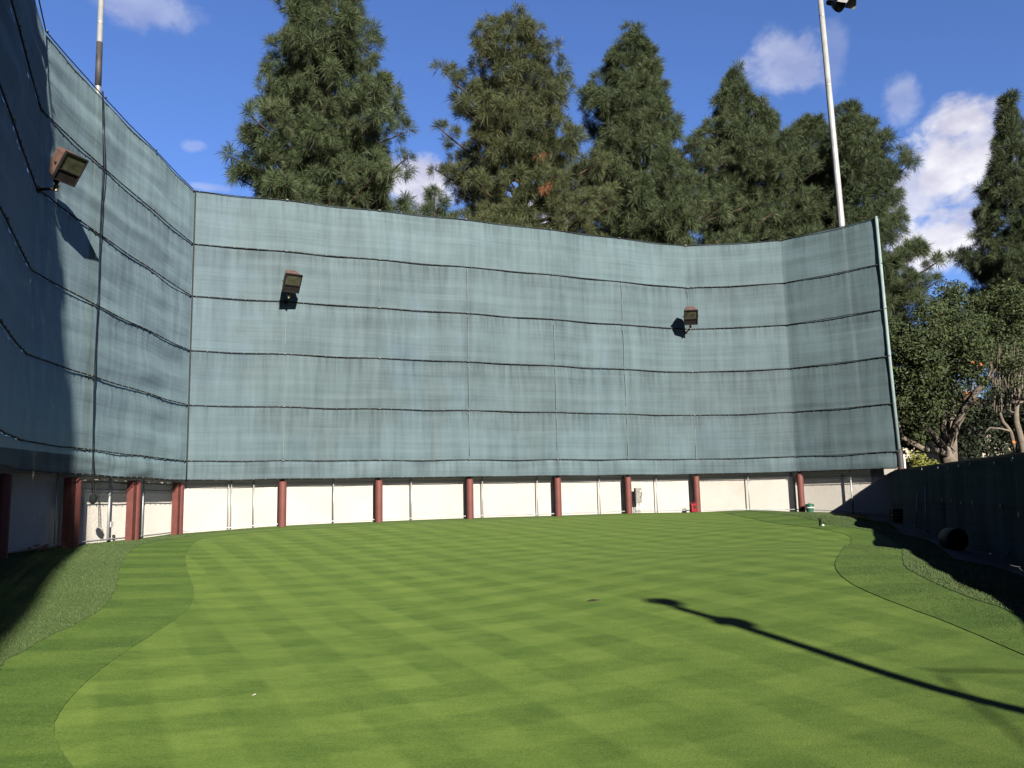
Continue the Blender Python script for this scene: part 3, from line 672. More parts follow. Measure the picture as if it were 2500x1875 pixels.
H_ = hi.z-lo.z; light_pole('slim grey light pole with a dark lower sleeve behind the side netting', lo, hi, .072, .068, ((a.z+.1-lo.z)/H_, (at_y(243, 104, 19.4).z-lo.z)/H_))
# pole beyond the right edge of the photo: it throws the long shadow on the green
tip_g = gp(1585, 1466); near_g = gp(2500, 1704); HT = 5.4
zt_ = gz1(*tip_g); dist = (HT-zt_)/TAN; pb_ = tip_g + A_S*dist
_off = near_g-tip_g; shaft_dir = _off/np.linalg.norm(_off)
zb_ = gz1(*pb_); sidev = Vector((A_S[1], -A_S[0], 0))                # across the sun, towards the photo's left
def S3(g, back):                                                       # a point that shades ground point g
    return Vector((g[0]+A_S[0]*back, g[1]+A_S[1]*back, gz1(*g)+TAN*back))
base3 = Vector((pb_[0], pb_[1], zb_-.3)); top3 = Vector((pb_[0], pb_[1], HT))
h1 = S3(gp(1628, 1470), dist-.1)-base3; h2 = S3(gp(1800, 1520), dist-1.9)-base3
h2 = Vector((h2.x, h2.y, h2.z))
light_pole('grey light pole with two lamp heads beyond the right edge, throwing the long shadow', base3, top3+Vector((0, 0, -.25)),   .085, .06, None,
           [(h1, (-.5, .8, -.3), top3-base3+Vector((0, 0, -.3))), (h2, (-.6, .7, -.4), Vector((0, 0, h2.z+.1)))], .44)
for q0, q1, lab in (((2262, 1637), (2500, 1639), 'thin cable from the unseen light pole whose faint shadow runs level to the right'), ((2300, 1650), (2500, 1808), 'thin cable from the unseen light pole whose faint shadow drops to the lower right')):
    g0, g1 = gp(*q0), gp(*q1); s_ = float((pb_-g0) @ A_S); A0 = S3(g0, s_); B0 = S3(g1, s_); B1 = A0+(B0-A0)*6
    m_ = MB(); m_.tube([A0, A0+(B1-A0)*.5, B1], .012, 6); tag(m_.build('cable', MAT['cable']), lab, 'cable')

# ------------------------------------------------------------------ rope down the side net, with its weight
pts = []
p0, n_ = wall_frame(235, 600, LEFT_PLAN)
for k, (px, py, off) in enumerate([(244, 222, .05), (241, 400, .10), (234, 565, .09), (227, 745, .11), (221, 920, .10), (214, 1097, .11), (211, 1160, .12), (210, 1205, .13)]):
    P, _ = wall_frame(px, py, LEFT_PLAN); pts.append(Vector(P)+Vector((off, 0, 0)))
t = thing('rope', 'double black rope hanging down the front of the side netting to a red post', 'rope', tuple(pts[-1]))
b0 = pts[-1]
m_ = MB(); m_.tube([p-b0 for p in pts], .009, 6); m_.build('strand', MAT['rope'], t)
m_ = MB(); m_.tube([p-b0+Vector((.01, .07*math.sin(i*1.1+.4), 0)) for i, p in enumerate(pts)], .009, 6); m_.build('strand', MAT['rope'], t)
m_ = MB(); m_.lathe((.02, 0, -.22), [(.02, 0), (.06, .03), (.075, .1), (.06, .17), (.02, .21)], 12); m_.tube([(.03, .05, -.2), (.06, .09, -.1), (.04, .05, 0)], .012, 6)
o = m_.build('coiled_end', MAT['rope'], t)

# ------------------------------------------------------------------ things along the foot of the wall
P, dd = plan_at_px(1557, .17); t = thing('electrical_box', 'grey electrical box mounted on the fence beside a red post', 'electrical box', (P[0], P[1], gz1(*P)), math.atan2(dd[1], dd[0]))
m_ = MB(); m_.box((0, 0, .62), (.235, .13, .5)); m_.build('cabinet', MAT['grey_box'], t, .012)
m_ = MB(); m_.box((.0, -.072, .64), (.2, .016, .4)); m_.build('door', MAT['grey_box'], t, .005)
m_ = MB(); m_.box((.05, -.086, .76), (.045, .012, .05)); m_.build('label_plate', MAT['tag'], t)
m_ = MB(); m_.box((.125, -.03, .66), (.03, .05, .14)); m_.lathe((.05, -.08, .56), [(.016, 0), (.016, .03)], 10, (0, -1, 0)); m_.build('switch_lever', MAT['dark_bronze'], t)
for x in (-.07, 0, .06):
    m_ = MB(); m_.tube([(x, 0, -.1), (x, 0, .38)], .016, 8); m_.build('conduit', MAT['galv'], t)
P, dd = plan_at_px(1690, -.06); zg = gz1(*P); t = thing('fuel_can', 'small red can at the foot of a red post', 'can', (P[0], P[1], zg), math.atan2(dd[1], dd[0]))
m_ = MB(); m_.box((0, 0, .17), (.2, .16, .3)); m_.build('body', MAT['red_can'], t, .03)
m_ = MB(); m_.tube([(-.07, 0, .31), (-.05, 0, .38), (.05, 0, .38), (.07, 0, .31)], .016, 8); m_.build('handle', MAT['red_can'], t)
m_ = MB(); m_.box((0, -.085, .2), (.1, .006, .1)); m_.build('label_plate', MAT['dark_bronze'], t)
P, dd = plan_at_px(1974, -.02); zg = gz1(*P); t = thing('bin', 'small round green bin with a lid, beside a red post', 'bin', (P[0], P[1], zg+.03))
m_ = MB(); m_.lathe((0, 0, 0), [(.115, 0), (.135, .16), (.14, .2), (.132, .205)], 20); m_.build('tub', MAT['green_bin'], t)
m_ = MB(); m_.lathe((0, 0, .205), [(.15, 0), (.152, .03), (.12, .055), (.03, .065)], 20); m_.tube([(-.05, 0, .26), (0, 0, .30), (.05, 0, .26)], .01, 6); m_.build('lid', MAT['green_bin'], t)
m_ = MB(); m_.lathe((0, 0, .12), [(.139, 0), (.142, .01), (.142, .03), (.139, .04)], 20); m_.build('pale_band', MAT['tag'], t)
# sprinkler marker on the fringe
g_ = gp(2003, 1286); t = thing('sprinkler_head', 'tiny dark sprinkler head with a white foot on the fringe, far right', 'sprinkler', (g_[0], g_[1], gz1(*g_)+.02))
m_ = MB(); m_.lathe((0, 0, 0), [(.03, 0), (.025, .12), (.04, .13), (.035, .17), (.01, .18)], 10); m_.build('stem', MAT['black'], t)
m_ = MB(); m_.lathe((.05, -.02, 0), [(.035, 0), (.03, .02), (.01, .04)], 10); m_.build('foot', MAT['tag'], t)
g_ = gp(620, 1698); t = thing('golf_tee', 'small white golf tee lying on the near left of the green', 'golf tee', (g_[0], g_[1], gz1(*g_)))
m_ = MB(); m_.lathe((0, 0, .006), [(.002, -.012), (.003, .0), (.003, .008), (.006, .011), (.005, .012)], 10, (.8, .5, .25)); m_.build('peg', MAT['tag'], t)
g_ = gp(1448, 1467); m_ = MB(); zz = gz1(*g_)
m_.add([(g_[0]-.07, g_[1], zz+.006), (g_[0]-.01, g_[1]+.025, zz+.02), (g_[0]+.08, g_[1]+.01, zz+.012), (g_[0]+.01, g_[1]-.03, zz+.005), (g_[0]-.07, g_[1], zz+.003), (g_[0]-.01, g_[1]+.025, zz+.017), (g_[0]+.08, g_[1]+.01, zz+.009), (g_[0]+.01, g_[1]-.03, zz+.002)], [(0, 3, 2, 1), (4, 5, 6, 7), (0, 1, 5, 4), (1, 2, 6, 5), (2, 3, 7, 6), (3, 0, 4, 7)])
tag(m_.build('fallen_leaf', MAT['leaf_dark']), 'single dark fallen leaf lying on the green left of the lamp shadow', 'leaf')
P, dd = plan_at_px(110, .1); m_ = MB(); zg = gz1(*P)
for k in range(26):
    c = Vector((P[0]+dd[0]*random.gauss(0, .16)+random.gauss(0, .03), P[1]+dd[1]*random.gauss(0, .16), zg+.06+random.random()*.09))
    m_.box(c, (.07, .045, .004), Matrix.Rotation(random.random()*6, 3, 'Z') @ Matrix.Rotation(random.gauss(0, .7), 3, 'X'))
tag(m_.build('leaf_litter', MAT['dry']), 'small heap of dry leaves at the foot of the side fence', 'leaf litter', kind='stuff')

# ------------------------------------------------------------------ dark windscreen fence on the right
ft = thing('windscreen_fence', 'low dark fence hung with black green fabric along the right side, in shadow', 'fence', (FENCE[0][0], FENCE[0][1], .5)); fb = Vector(ft.location)
FLN = Line(FENCE); FT = 2.23
def fz(q): p, _, _ = FLN.at(q); return gz1(*p)
S = np.unique(np.r_[np.arange(0, FLN.l[-1], .12), FLN.l[-1]]); V = []; UVs = []; NZ = 14
for q in S:
    p, nn, f = FLN.at(q); nn = -nn if nn[0] > 0 else nn; zg = fz(q)+.03
    for j in range(NZ+1):
        fr = j/NZ; z = zg+(FT-.03-zg)*fr; ph = abs(math.sin(math.pi*(q+.25*(1-fr))/1.75))
        d = .03+.20*ph**.5*(1-.3*fr)+.03*noise.noise(Vector((q*1.1, z*.8, 3)))+.012*noise.noise(Vector((q*5, z*1.4, 9)))
        V.append((p[0]+nn[0]*d-fb.x, p[1]+nn[1]*d-fb.y, z-fb.z)); UVs.append((q, z))
n1 = NZ+1
big_mesh('fabric_panel', V, [(i*n1+j, i*n1+j+1, (i+1)*n1+j+1, (i+1)*n1+j) for i in range(len(S)-1) for j in range(NZ)], MAT['dark_fabric'], ft, True, UVs)
m_ = MB(); m_.tube([(FLN.at(q)[0][0]-fb.x, FLN.at(q)[0][1]-fb.y, FT-fb.z+.012*noise.noise(Vector((q, 0, 0)))) for q in np.arange(0, FLN.l[-1], .4)], .034, 8); m_.build('top_rail', MAT['cable'], ft)
for q in np.arange(.3, FLN.l[-1], 1.75):
    p, nn, f = FLN.at(q); nn = -nn if nn[0] > 0 else nn; m_ = MB(); m_.tube([(p[0]-nn[0]*.06-fb.x, p[1]-nn[1]*.06-fb.y, fz(q)-.2-fb.z), (p[0]-nn[0]*.06-fb.x, p[1]-nn[1]*.06-fb.y, FT-fb.z)], .035, 8); m_.build('post', MAT['cable'], ft)
def on_fence(px, py, lift):
    d = ray(px, py)
    for a, b_ in zip(FENCE, FENCE[1:]):
        nnn = np.array([-.967, .253]); a2, b2 = a+nnn*lift, b_+nnn*lift; e = b2-a2; den = d[0]*e[1]-d[1]*e[0]; tt = (a2[0]*e[1]-a2[1]*e[0])/den; uu = (a2[0]*d[1]-a2[1]*d[0])/den
        if 0 <= uu <= 1 and tt > 0: return d*tt+np.array([0, 0, EYE]), e/np.linalg.norm(e)
    return None, None
for cx, cy, sz in [(1290, 535, 1), (1435, 527, 1), (1530, 525, 1), (1620, 510, .9), (1725, 490, 1), (1945, 480, 1.1), (2105, 450, 1.2), (1475, 810, 1), (1560, 818, .9), (1645, 838, .9), (1752, 828, .8), (1756, 850, .8), (2000, 868, 1), (2165, 945, 1.5), (2065, 1285, 1)]:
    P, e = on_fence(1900+cx/3.687, 1000+cy/3.687, .20)
    if P is None: continue
    m_ = MB(); m_.box(P-np.array(fb), (.075*sz, .012, .055*sz), Matrix.Rotation(math.atan2(e[1], e[0]), 3, 'Z') @ Matrix.Rotation(random.uniform(-.2, .2), 3, 'Y')); m_.build('tag', MAT['fence_tag'], ft)
# sticks leaning on it
for (x0, y0, x1, y1, lab) in ((2258, 1185, 2261, 1291, 'pale rake handle leaning upright on the dark fence'), (2240, 1200, 2235, 1281, 'shorter darker stick leaning on the dark fence, left of the rake handle')):
    A_, e = on_fence(x0, y0, .22); B_, _ = on_fence(x1, y1, .34); B_ = np.array([B_[0], B_[1], gz1(B_[0], B_[1])+.02])
    t = thing('rake', lab, 'rake', tuple(B_)); m_ = MB(); m_.tube([(0, 0, 0), tuple(A_-B_)], .016, 8); m_.build('handle', MAT['tag'] if x0 > 2250 else MAT['galv'], t)
    m_ = MB(); m_.box((0, 0, .03), (.3, .03, .04), Matrix.Rotation(math.atan2(e[1], e[0]), 3, 'Z')); m_.build('head', MAT['black'], t, .004)
# barrel lying on its side, and a crate in the corner
g_ = gp(2341, 1346); t = thing('barrel', 'dark barrel lying on its side on the path by the dark fence', 'barrel', (g_[0], g_[1], gz1(*g_)))
ax = Vector((-.12, 1, 0)).normalized(); m_ = MB(); m_.lathe(Vector((0, 0, .235)), [(.20, .0), (.215, .0), (.235, .05), (.235, .3), (.21, .34)], 24, tuple(ax)); m_.build('shell', MAT['drum'], t)
m_ = MB(); m_.lathe(Vector((0, 0, .235))-ax*.012, [(.232, 0), (.236, .03)], 24, tuple(ax)); m_.lathe(Vector((0, 0, .235))-ax*.02, [(.05, 0), (.05, .02)], 12, tuple(ax)); m_.build('end_disc', MAT['black'], t)
g_ = gp(2196, 1274); t = thing('crate', 'black plastic crate at the corner of the path by the last red post', 'crate', (g_[0], g_[1], gz1(*g_)+.02), math.radians(-12))
m_ = MB()
for (x, y, sx, sy) in ((0, -.19, .42, .02), (0, .19, .42, .02), (-.2, 0, .02, .36), (.2, 0, .02, .36)):
    for z in (.04, .13, .22, .31): m_.box((x, y, z), (sx, sy, .06))
for x in (-.2, .2):
    for y in (-.19, .19): m_.box((x, y, .18), (.034, .034, .36))
m_.box((0, 0, .02), (.4, .38, .02)); m_.build('basket', MAT['black'], t)
m_ = MB(); m_.box((0, 0, .365), (.44, .42, .02)); m_.build('rim', MAT['dark_sleeve'], t)

# ------------------------------------------------------------------ trees
def needle_tufts(C, Ax, size, n):
    """brushes of long needles: C centres, Ax axes, size per tuft"""
    C = np.repeat(C, n, 0); A = np.repeat(Ax, n, 0); sz = np.repeat(size, n)[:, None]; N_ = len(C)
    d = rng.normal(size=(N_, 3)); d /= np.linalg.norm(d, axis=1)[:, None]
    d = d*.72+A*.7; d /= np.linalg.norm(d, axis=1)[:, None]
    b0 = C-A*sz*rng.uniform(-.05, .45, (N_, 1)); L_ = sz*rng.uniform(.6, 1.1, (N_, 1))
    tip = b0+d*L_; tip[:, 2] -= (L_[:, 0]*.30*np.abs(1-d[:, 2]))*rng.uniform(.3, 1.2, N_)
    s = np.cross(d, rng.normal(size=(N_, 3))); s /= np.linalg.norm(s, axis=1)[:, None]; s *= rng.uniform(.0045, .0085, (N_, 1))*sz/.4
    mid = b0*.45+tip*.55; mid[:, 2] += L_[:, 0]*.06
    V = np.stack([b0, mid+s, tip, mid-s], 1).reshape(-1, 3)
    return V, np.arange(4*N_).reshape(-1, 4)
def pine(label, cx, Y, rows, tuft=.42, n=24, tpp=7, dens=1.0, m='needles', seed=1, base_z=4.5, lean_px=0, holes=(), extra_dead=None, lumpy=.55):
    """rows: (y, left, right) of the crown in the 2212-wide view of the photo"""
    K = 2500/2212; global rng; rng = np.random.default_rng(seed); rnd = random.Random(seed)
    R_ = []
    for (y, l, r) in rows:
        a, b_ = at_y(l*K, y*K, Y), at_y(r*K, y*K, Y); R_.append(((a.z+b_.z)/2, a.x, b_.x))
    R_.sort(); zs = np.array([q[0] for q in R_]); xl = np.array([q[1] for q in R_]); xr = np.array([q[2] for q in R_])
    tx0 = at_y(cx*K, rows[-1][0]*K, Y).x; ztop = zs[-1]; axx = (xl[-1]+xr[-1])/2
    def axis(z): f = np.clip((z-zs[0])/(ztop-zs[0]), -.6, 1); return tx0+(axx-tx0)*f
    t = thing('pine_tree', label, 'pine tree', (axis(-.7), Y, -.75), 0, 'pines behind the netting'); bs = np.array(t.location)
    C, A, SZ = [], [], []; limb = MB(); z = base_z; ga = rnd.random()*6
    wmax = max(xr-xl)
    while z < ztop-.15:
        f = (z-zs[0])/(ztop-zs[0])
        if z < zs[0]: l, r = xl[0], xr[0]; sc = .75+.25*max(0, (z-base_z)/(zs[0]-base_z))
        else: l, r = np.interp(z, zs, xl), np.interp(z, zs, xr); sc = 1
        ga += 2.399+rnd.uniform(-.4, .4); ca, sa = math.cos(ga), math.sin(ga); cxx = axis(z)
        Rx = (r-cxx) if ca > 0 else (cxx-l); Ry = (r-l)/2*.92; Rad = 1.05*max(.2, 1/math.sqrt((ca/max(Rx, .15))**2+(sa/max(Ry, .15))**2))*sc
        lump = noise.noise(Vector((ca*1.5*Rad*.55+seed*7, sa*1.5*Rad*.55, z*.85)))
        Lb = Rad*(min(1.2, max(.45, .97+lumpy*lump))+rnd.uniform(-.05, .05))-tuft*.8
        Lb = max(.15, Lb); up = .22+.5*max(0, f)+rnd.uniform(-.08, .1); p0 = np.array([cxx, Y, z-Lb*up*.8])
        if p0[2] < base_z-1.5: p0[2] = base_z-1.5
        pts = []
        for k in range(6):
            s_ = k/5; pts.append(p0+np.array([ca*Lb*s_, sa*Lb*s_, Lb*up*(.3*s_+.7*s_*s_)]))
        limb.tube([Vector(q-bs) for q in pts], [max(.012, .028*Lb*(1-.8*k/5)) for k in range(6)], 5, False)
        plist = [(1., 0., 0.)]
        if Lb > .55: plist += [(.86, .5, .0), (.84, -.5, .05)]
        if Lb > 1.1: plist += [(.62, .62, .05), (.60, -.62, .0), (.66, 0, .2)]
        if Lb > 1.9: plist += [(.38, .5, .1), (.36, -.5, .1)]
        if Lb > 2.4: plist += [(.76, .95, .1), (.75, -.95, .05), (.5, .95, .15), (.5, -.95, .1), (.86, .1, .35), (.5, 0, .3), (.26, .2, .1)]
        for (s_, sd, uz) in plist:
            s_ = min(1, max(.1, s_+rnd.uniform(-.07, .06))); i = min(4, int(s_*5)); q = pts[i]+(pts[i+1]-pts[i])*(s_*5-i)
            q = q+np.array([-sa, ca, 0])*sd*rnd.uniform(.6, 1.25)*min(1, Lb*.6)+np.array([0, 0, uz+rnd.uniform(-.1, .2)])
            tang = np.array([ca*.8, sa*.8, .5]); pr = tuft*rnd.uniform(.75, 1.2)*(1.12 if s_ > .8 else .95)
            for e in range(tpp):
                o_ = np.array([rnd.gauss(0, 1), rnd.gauss(0, 1), rnd.gauss(0, 1)]); o_ /= np.linalg.norm(o_); o_ = o_+tang*.55
                C.append(q+o_*pr*.38*np.array([1, 1, .8])); ax_ = o_*.75+np.array([0, 0, .35]); A.append(ax_/np.linalg.norm(ax_)); SZ.append(pr*rnd.uniform(.8, 1.1))
        z += rnd.uniform(.55, 1.2)*(.075 if wmax > 3 else .11)/max(.5, dens)*(1.0 if f < .8 else .9)
    C.append(np.array([axis(ztop), Y, ztop-.35])); A.append(np.array([0, 0, 1.])); SZ.append(tuft)
    C = np.array(C); A = np.array(A); SZ = np.array(SZ); keep = np.ones(len(C), bool)
    for (hx, hy, hr) in holes:                                   # thin places where the sky shows
        d = C-np.array([0, 0, EYE]); hd_ = ray(hx*K, hy*K); hp = hd_*(Y/hd_[1]); pp = d*(Y/d[:, 1])[:, None]
        keep &= ~(np.hypot(pp[:, 0]-hp[0], pp[:, 2]-hp[2]) < hr*K*Y/F_PX)
    V, F3 = needle_tufts(C[keep]-bs, A[keep], SZ[keep], n); big_mesh('crown', V, F3, MAT[m], t)
    tr = MB(); zz = np.linspace(-.1, ztop-.4+.75, 12); tr.tube([(axis(q-.75)-bs[0]+.06*math.sin(q*1.3), .05*math.cos(q), q) for q in zz], [max(.03, .032*(ztop+.75-q)*.62+.02) for q in zz], 10)
    tr.build('trunk', MAT['pine_bark'], t); limb.build('limbs', MAT['pine_bark'], t)
    if extra_dead:
        for (px, py) in extra_dead:
            c2, a2, s2 = [], [], []
            for k in range(3):
                q = np.array(at_y((px+rnd.uniform(-8, 8))*K, (py+rnd.uniform(-8, 8))*K, Y-2.4)); c2.append(q); a2.append(np.array([rnd.uniform(-.3, .3), -.3, -.9])); s2.append(tuft*.75)
            V, F3 = needle_tufts(np.array(c2)-bs, np.array(a2), np.array(s2), 40); big_mesh('dead_needles', V, F3, MAT['dead_needles'], t)
    return t
pine('tall dark pine behind the corner, its top cut off by the photo', 705, 31, [(-75, 680, 715), (-40, 640, 750), (0, 602, 778), (40, 594, 805), (75, 588, 822), (110, 566, 822), (150, 560, 850), (200, 580, 862), (250, 566, 860), (290, 542, 872), (340, 530, 880), (385, 526, 872), (430, 540, 895), (470, 540, 900)], .40, 52, 5, .9, 'needles', 3, lumpy=.95,
     holes=[(625, 245, 9), (790, 330, 10), (600, 330, 8), (700, 160, 7), (735, 175, 7), (640, 370, 10), (600, 365, 12), (850, 175, 12), (845, 425, 12)])
pine('pine with orange dead needles and sky gaps low in its crown', 1135, 34, [(28, 1085, 1125), (60, 1068, 1150), (100, 1010, 1190), (150, 985, 1212), (195, 972, 1222), (245, 985, 1205), (290, 962, 1235), (340, 955, 1268), (390, 965, 1290), (440, 958, 1300), (480, 950, 1310), (520, 950, 1310)], .38, 52, 5, .9, 'needles_olive', 11, lumpy=.95,
     holes=[(1245, 352, 8), (1115, 395, 17), (1100, 420, 14), (1145, 440, 12), (1175, 480, 12), (1205, 290, 14), (1000, 200, 9), (1180, 265, 8)], extra_dead=[(1187, 392), (1168, 334), (1178, 402)])
pine('small pine whose tip just shows over the net between the two tallest pines', 940, 30, [(405, 930, 950), (430, 915, 970), (460, 908, 975), (500, 905, 990)], .33, 52, 5, 1.2, 'needles', 21)
pine('dense pointed pine right of the one with orange dead needles', 1390, 37, [(62, 1350, 1372), (95, 1330, 1395), (130, 1310, 1420), (170, 1296, 1436), (210, 1262, 1440), (255, 1268, 1462), (300, 1290, 1482), (345, 1270, 1540), (400, 1270, 1590), (450, 1280, 1625), (500, 1290, 1650), (530, 1290, 1655)], .40, 52, 5, 1.0, 'needles', 31)
pine('slender spired pine left of the white light pole', 1640, 40, [(150, 1575, 1592), (190, 1553, 1612), (230, 1540, 1650), (275, 1512, 1665), (320, 1512, 1700), (365, 1512, 1755), (410, 1515, 1790), (455, 1520, 1810), (510, 1530, 1815)], .40, 52, 5, 1.0, 'needles', 41)
pine('low rounded pine directly behind the white light pole', 1750, 43, [(252, 1738, 1758), (275, 1715, 1780), (310, 1705, 1800), (360, 1700, 1815), (420, 1700, 1820), (480, 1700, 1830)], .40, 52, 5, 1.0, 'needles', 51)
pine('broad dark pine right of the white light pole, reaching below the net top', 1850, 38.5, [(222, 1825, 1850), (250, 1800, 1868), (290, 1790, 1900), (330, 1780, 1945), (380, 1790, 1955), (430, 1790, 1962), (490, 1800, 1955), (535, 1800, 1985), (570, 1820, 2012), (610, 1840, 2012), (650, 1850, 2005), (690, 1850, 1985)], .41, 52, 5, 1.05, 'needles', 61, 3.5, holes=[(1850, 420, 7), (1885, 410, 6)])
pine('dark narrow pine at the right edge of the photo, above the leafy trees', 2200, 42, [(203, 2168, 2182), (235, 2160, 2198), (280, 2152, 2215), (330, 2140, 2235), (380, 2138, 2250), (430, 2120, 2265), (470, 2118, 2275), (520, 2100, 2290), (555, 2092, 2300), (600, 2110, 2310), (650, 2120, 2320)], .40, 52, 5, 1.0, 'needles', 71, 4, holes=[(2150, 505, 8), (2165, 530, 8)])
rng = np.random.default_rng(99)

def leaf_cloud(C, rad, n, size, flat=.75):
    """n leaves about every centre"""
    C = np.repeat(np.asarray(C), n, 0); N_ = len(C); d = rng.normal(size=(N_, 3)); d /= np.linalg.norm(d, axis=1)[:, None]
    rr = np.repeat(np.asarray(rad), n)[:, None]*rng.uniform(.25, 1.0, (N_, 1))**.6; P = C+d*rr*np.array([1, 1, flat])
    nrm = d*.6+rng.normal(size=(N_, 3))*.55+np.array([0, -.15, .35]); nrm /= np.linalg.norm(nrm, axis=1)[:, None]
    a = np.cross(nrm, rng.normal(size=(N_, 3))); a /= np.linalg.norm(a, axis=1)[:, None]; b_ = np.cross(nrm, a); s = size*rng.uniform(.6, 1.25, (N_, 1))
    V = np.stack([P-a*s, P+b_*s*.42+nrm*s*.08, P+a*s, P-b_*s*.42+nrm*s*.08], 1).reshape(-1, 3); return V, np.arange(4*N_).reshape(-1, 4)
def limb_px(mb, pts, Y, r0, r1, bs, wob=0):
    q = [at_y(x, y, Y+dy)-Vector(bs) for x, y, dy in pts]; q2 = [q[0]]
    for a, b_ in zip(q, q[1:]): q2 += [a+(b_-a)*.5+Vector((random.uniform(-wob, wob), random.uniform(-wob, wob), random.uniform(-wob, wob))), b_]
    mb.tube(q2, [r0+(r1-r0)*k/(len(q2)-1) for k in range(len(q2))], 8)
def crown_centres(poly_px, Y, n, dy, seed):
    r_ = np.random.default_rng(seed); poly = np.array(poly_px, float)*1.1302; lo_, hi_ = poly.min(0), poly.max(0); out = []
    while len(out) < n:
        q = r_.uniform(lo_, hi_, (1, 2))
        if inside(poly, q)[0]: out.append(np.array(at_y(q[0, 0], q[0, 1], Y+r_.uniform(-dy, dy))))
    return np.array(out)
# leafy tree with pale forked trunk
YT = 31.
rt = at_y(2318, 1125, YT); t = thing('leafy_tree', 'leafy tree with a pale forked trunk and orange pruning cuts behind the dark fence', 'tree', (rt.x, YT, -.75)); bs = tuple(t.location)
m_ = MB()
limb_px(m_, [(2324, 1215, 0), (2318, 1130, 0), (2306, 1085, 0)], YT, .36, .27, bs)
limb_px(m_, [(2306, 1092, 0), (2322, 1070, -.2), (2336, 1032, -.4), (2352, 1000, -.6), (2378, 965, -.8), (2402, 944, -1)], YT, .19, .10, bs, .04)
limb_px(m_, [(2310, 1085, .1), (2317, 1050, .2), (2314, 1010, .3), (2316, 960, .5)], YT, .16, .08, bs, .04)
limb_px(m_, [(2303, 1078, -.1), (2302, 1040, -.2), (2306, 1005, -.3), (2302, 960, -.4)], YT, .14, .08, bs, .04)
limb_px(m_, [(2304, 1092, -.2), (2274, 1058, -.6), (2250, 1038, -.9), (2238, 1005, -1.)], YT, .15, .09, bs, .03)
limb_px(m_, [(2310, 1108, -.2), (2270, 1098, -.7), (2242, 1090, -1), (2200, 1066, -1.3), (2190, 1030, -1.5)], YT, .14, .07, bs, .04)
for (x0, y0, x1, y1) in ((2383, 962, 2385, 890), (2372, 975, 2370, 900), (2400, 945, 2440, 880), (2385, 905, 2415, 880), (2352, 1000, 2345, 950), (2405, 944, 2425, 860), (2345, 1005, 2375, 955), (2314, 960, 2300, 900)):
    limb_px(m_, [(x0, y0, -.7), ((x0+x1)/2+4, (y0+y1)/2, -.8), (x1, y1, -1)], YT, .05, .02, bs, .03)
m_.build('trunk', MAT['bark'], t)
for (x, y) in ((2303, 985), (2361, 960), (2375, 887), (2296, 1010)):
    m_ = MB(); c = at_y(x, y, YT-1.1)-Vector(bs); m_.lathe(c, [(.10, 0), (.10, .03), (.02, .035)], 10, (random.uniform(-.5, .5), -1, .5))
    m_.build('pruning_cut', MAT['cut_wood'], t)
C = np.concatenate([crown_centres([(1925, 700), (1990, 690), (2030, 645), (2090, 670), (2120, 720), (2110, 800), (2060, 850), (2030, 900), (1985, 930), (1950, 950), (1935, 850)], YT, 165, 2.0, 5),
                    crown_centres([(1940, 880), (1990, 900), (1985, 960), (1945, 945)], YT, 18, .8, 6)])
V, F4 = leaf_cloud(C-np.array(bs), rng.uniform(.35, .75, len(C)), 230, .072); big_mesh('crown', V, F4, MAT['leaves'], t)
# sparse sprays at its top
t2 = thing('leafy_tree', 'thin topped leafy tree with sparse sprays against the sky, behind the forked tree', 'tree', (at_y(2320, 1150, 35).x, 35, -.75)); bs = tuple(t2.location)
m_ = MB(); limb_px(m_, [(2330, 1250, 0), (2325, 1000, 0), (2315, 820, 0), (2308, 700, 0)], 35, .2, .03, bs, .1); m_.build('trunk', MAT['bark'], t2)
C = np.concatenate([crown_centres([(2015, 700), (2035, 615), (2075, 605), (2092, 650), (2110, 700), (2100, 760), (2030, 760)], 35, 36, 1.2, 8), crown_centres([(2085, 690), (2112, 640), (2150, 625), (2215, 615), (2240, 700), (2240, 770), (2140, 800), (2090, 790)], 35, 120, 2, 9), crown_centres([(1925, 720), (2100, 700), (2110, 860), (2040, 940), (1940, 940)], 35.5, 80, 1, 10)])
V, F4 = leaf_cloud(C-np.array(bs), rng.uniform(.3, .7, len(C)), 170, .075); big_mesh('crown', V, F4, MAT['leaves'], t2)
# twiggy pruned tree at the edge
YB = 27.5
rt = at_y(2490, 1125, YB); t = thing('bare_tree', 'twiggy pruned tree with bare grey stems at the right edge, behind the dark fence', 'tree', (rt.x, YB, -.75)); bs = tuple(t.location)
m_ = MB()
limb_px(m_, [(2503, 1200, 0), (2498, 1100, 0), (2486, 1050, 0), (2480, 1005, 0), (2486, 960, 0), (2489, 915, 0)], YB, .14, .06, bs, .03)
m_.build('trunk', MAT['bark'], t); m_ = MB()
limb_px(m_, [(2484, 1200, .2), (2481, 1102, .2), (2467, 1055, .1), (2448, 1030, 0), (2440, 990, 0)], YB, .09, .05, bs, .03)
limb_px(m_, [(2466, 1052, 0), (2440, 1046, 0), (2418, 1044, 0), (2405, 1056, 0)], YB, .04, .02, bs, .02)
limb_px(m_, [(2480, 1010, 0), (2455, 1000, 0), (2430, 990, 0)], YB, .035, .02, bs, .02)
rr_ = random.Random(4)
for k in range(60):
    x = rr_.uniform(2418, 2530); y1 = rr_.uniform(835, 930); y0 = rr_.uniform(965, 1010)
    limb_px(m_, [(x, y0, rr_.uniform(-.5, .5)), (x+rr_.uniform(-6, 6), (y0+y1)/2, 0), (x+rr_.uniform(-16, 16), y1, rr_.uniform(-.5, .5))], YB, .022, .009, bs, .02)
limb_px(m_, [(2440, 992, 0), (2470, 985, 0), (2520, 978, 0)], YB, .05, .04, bs, .03)
m_.build('stems', MAT['bark'], t)
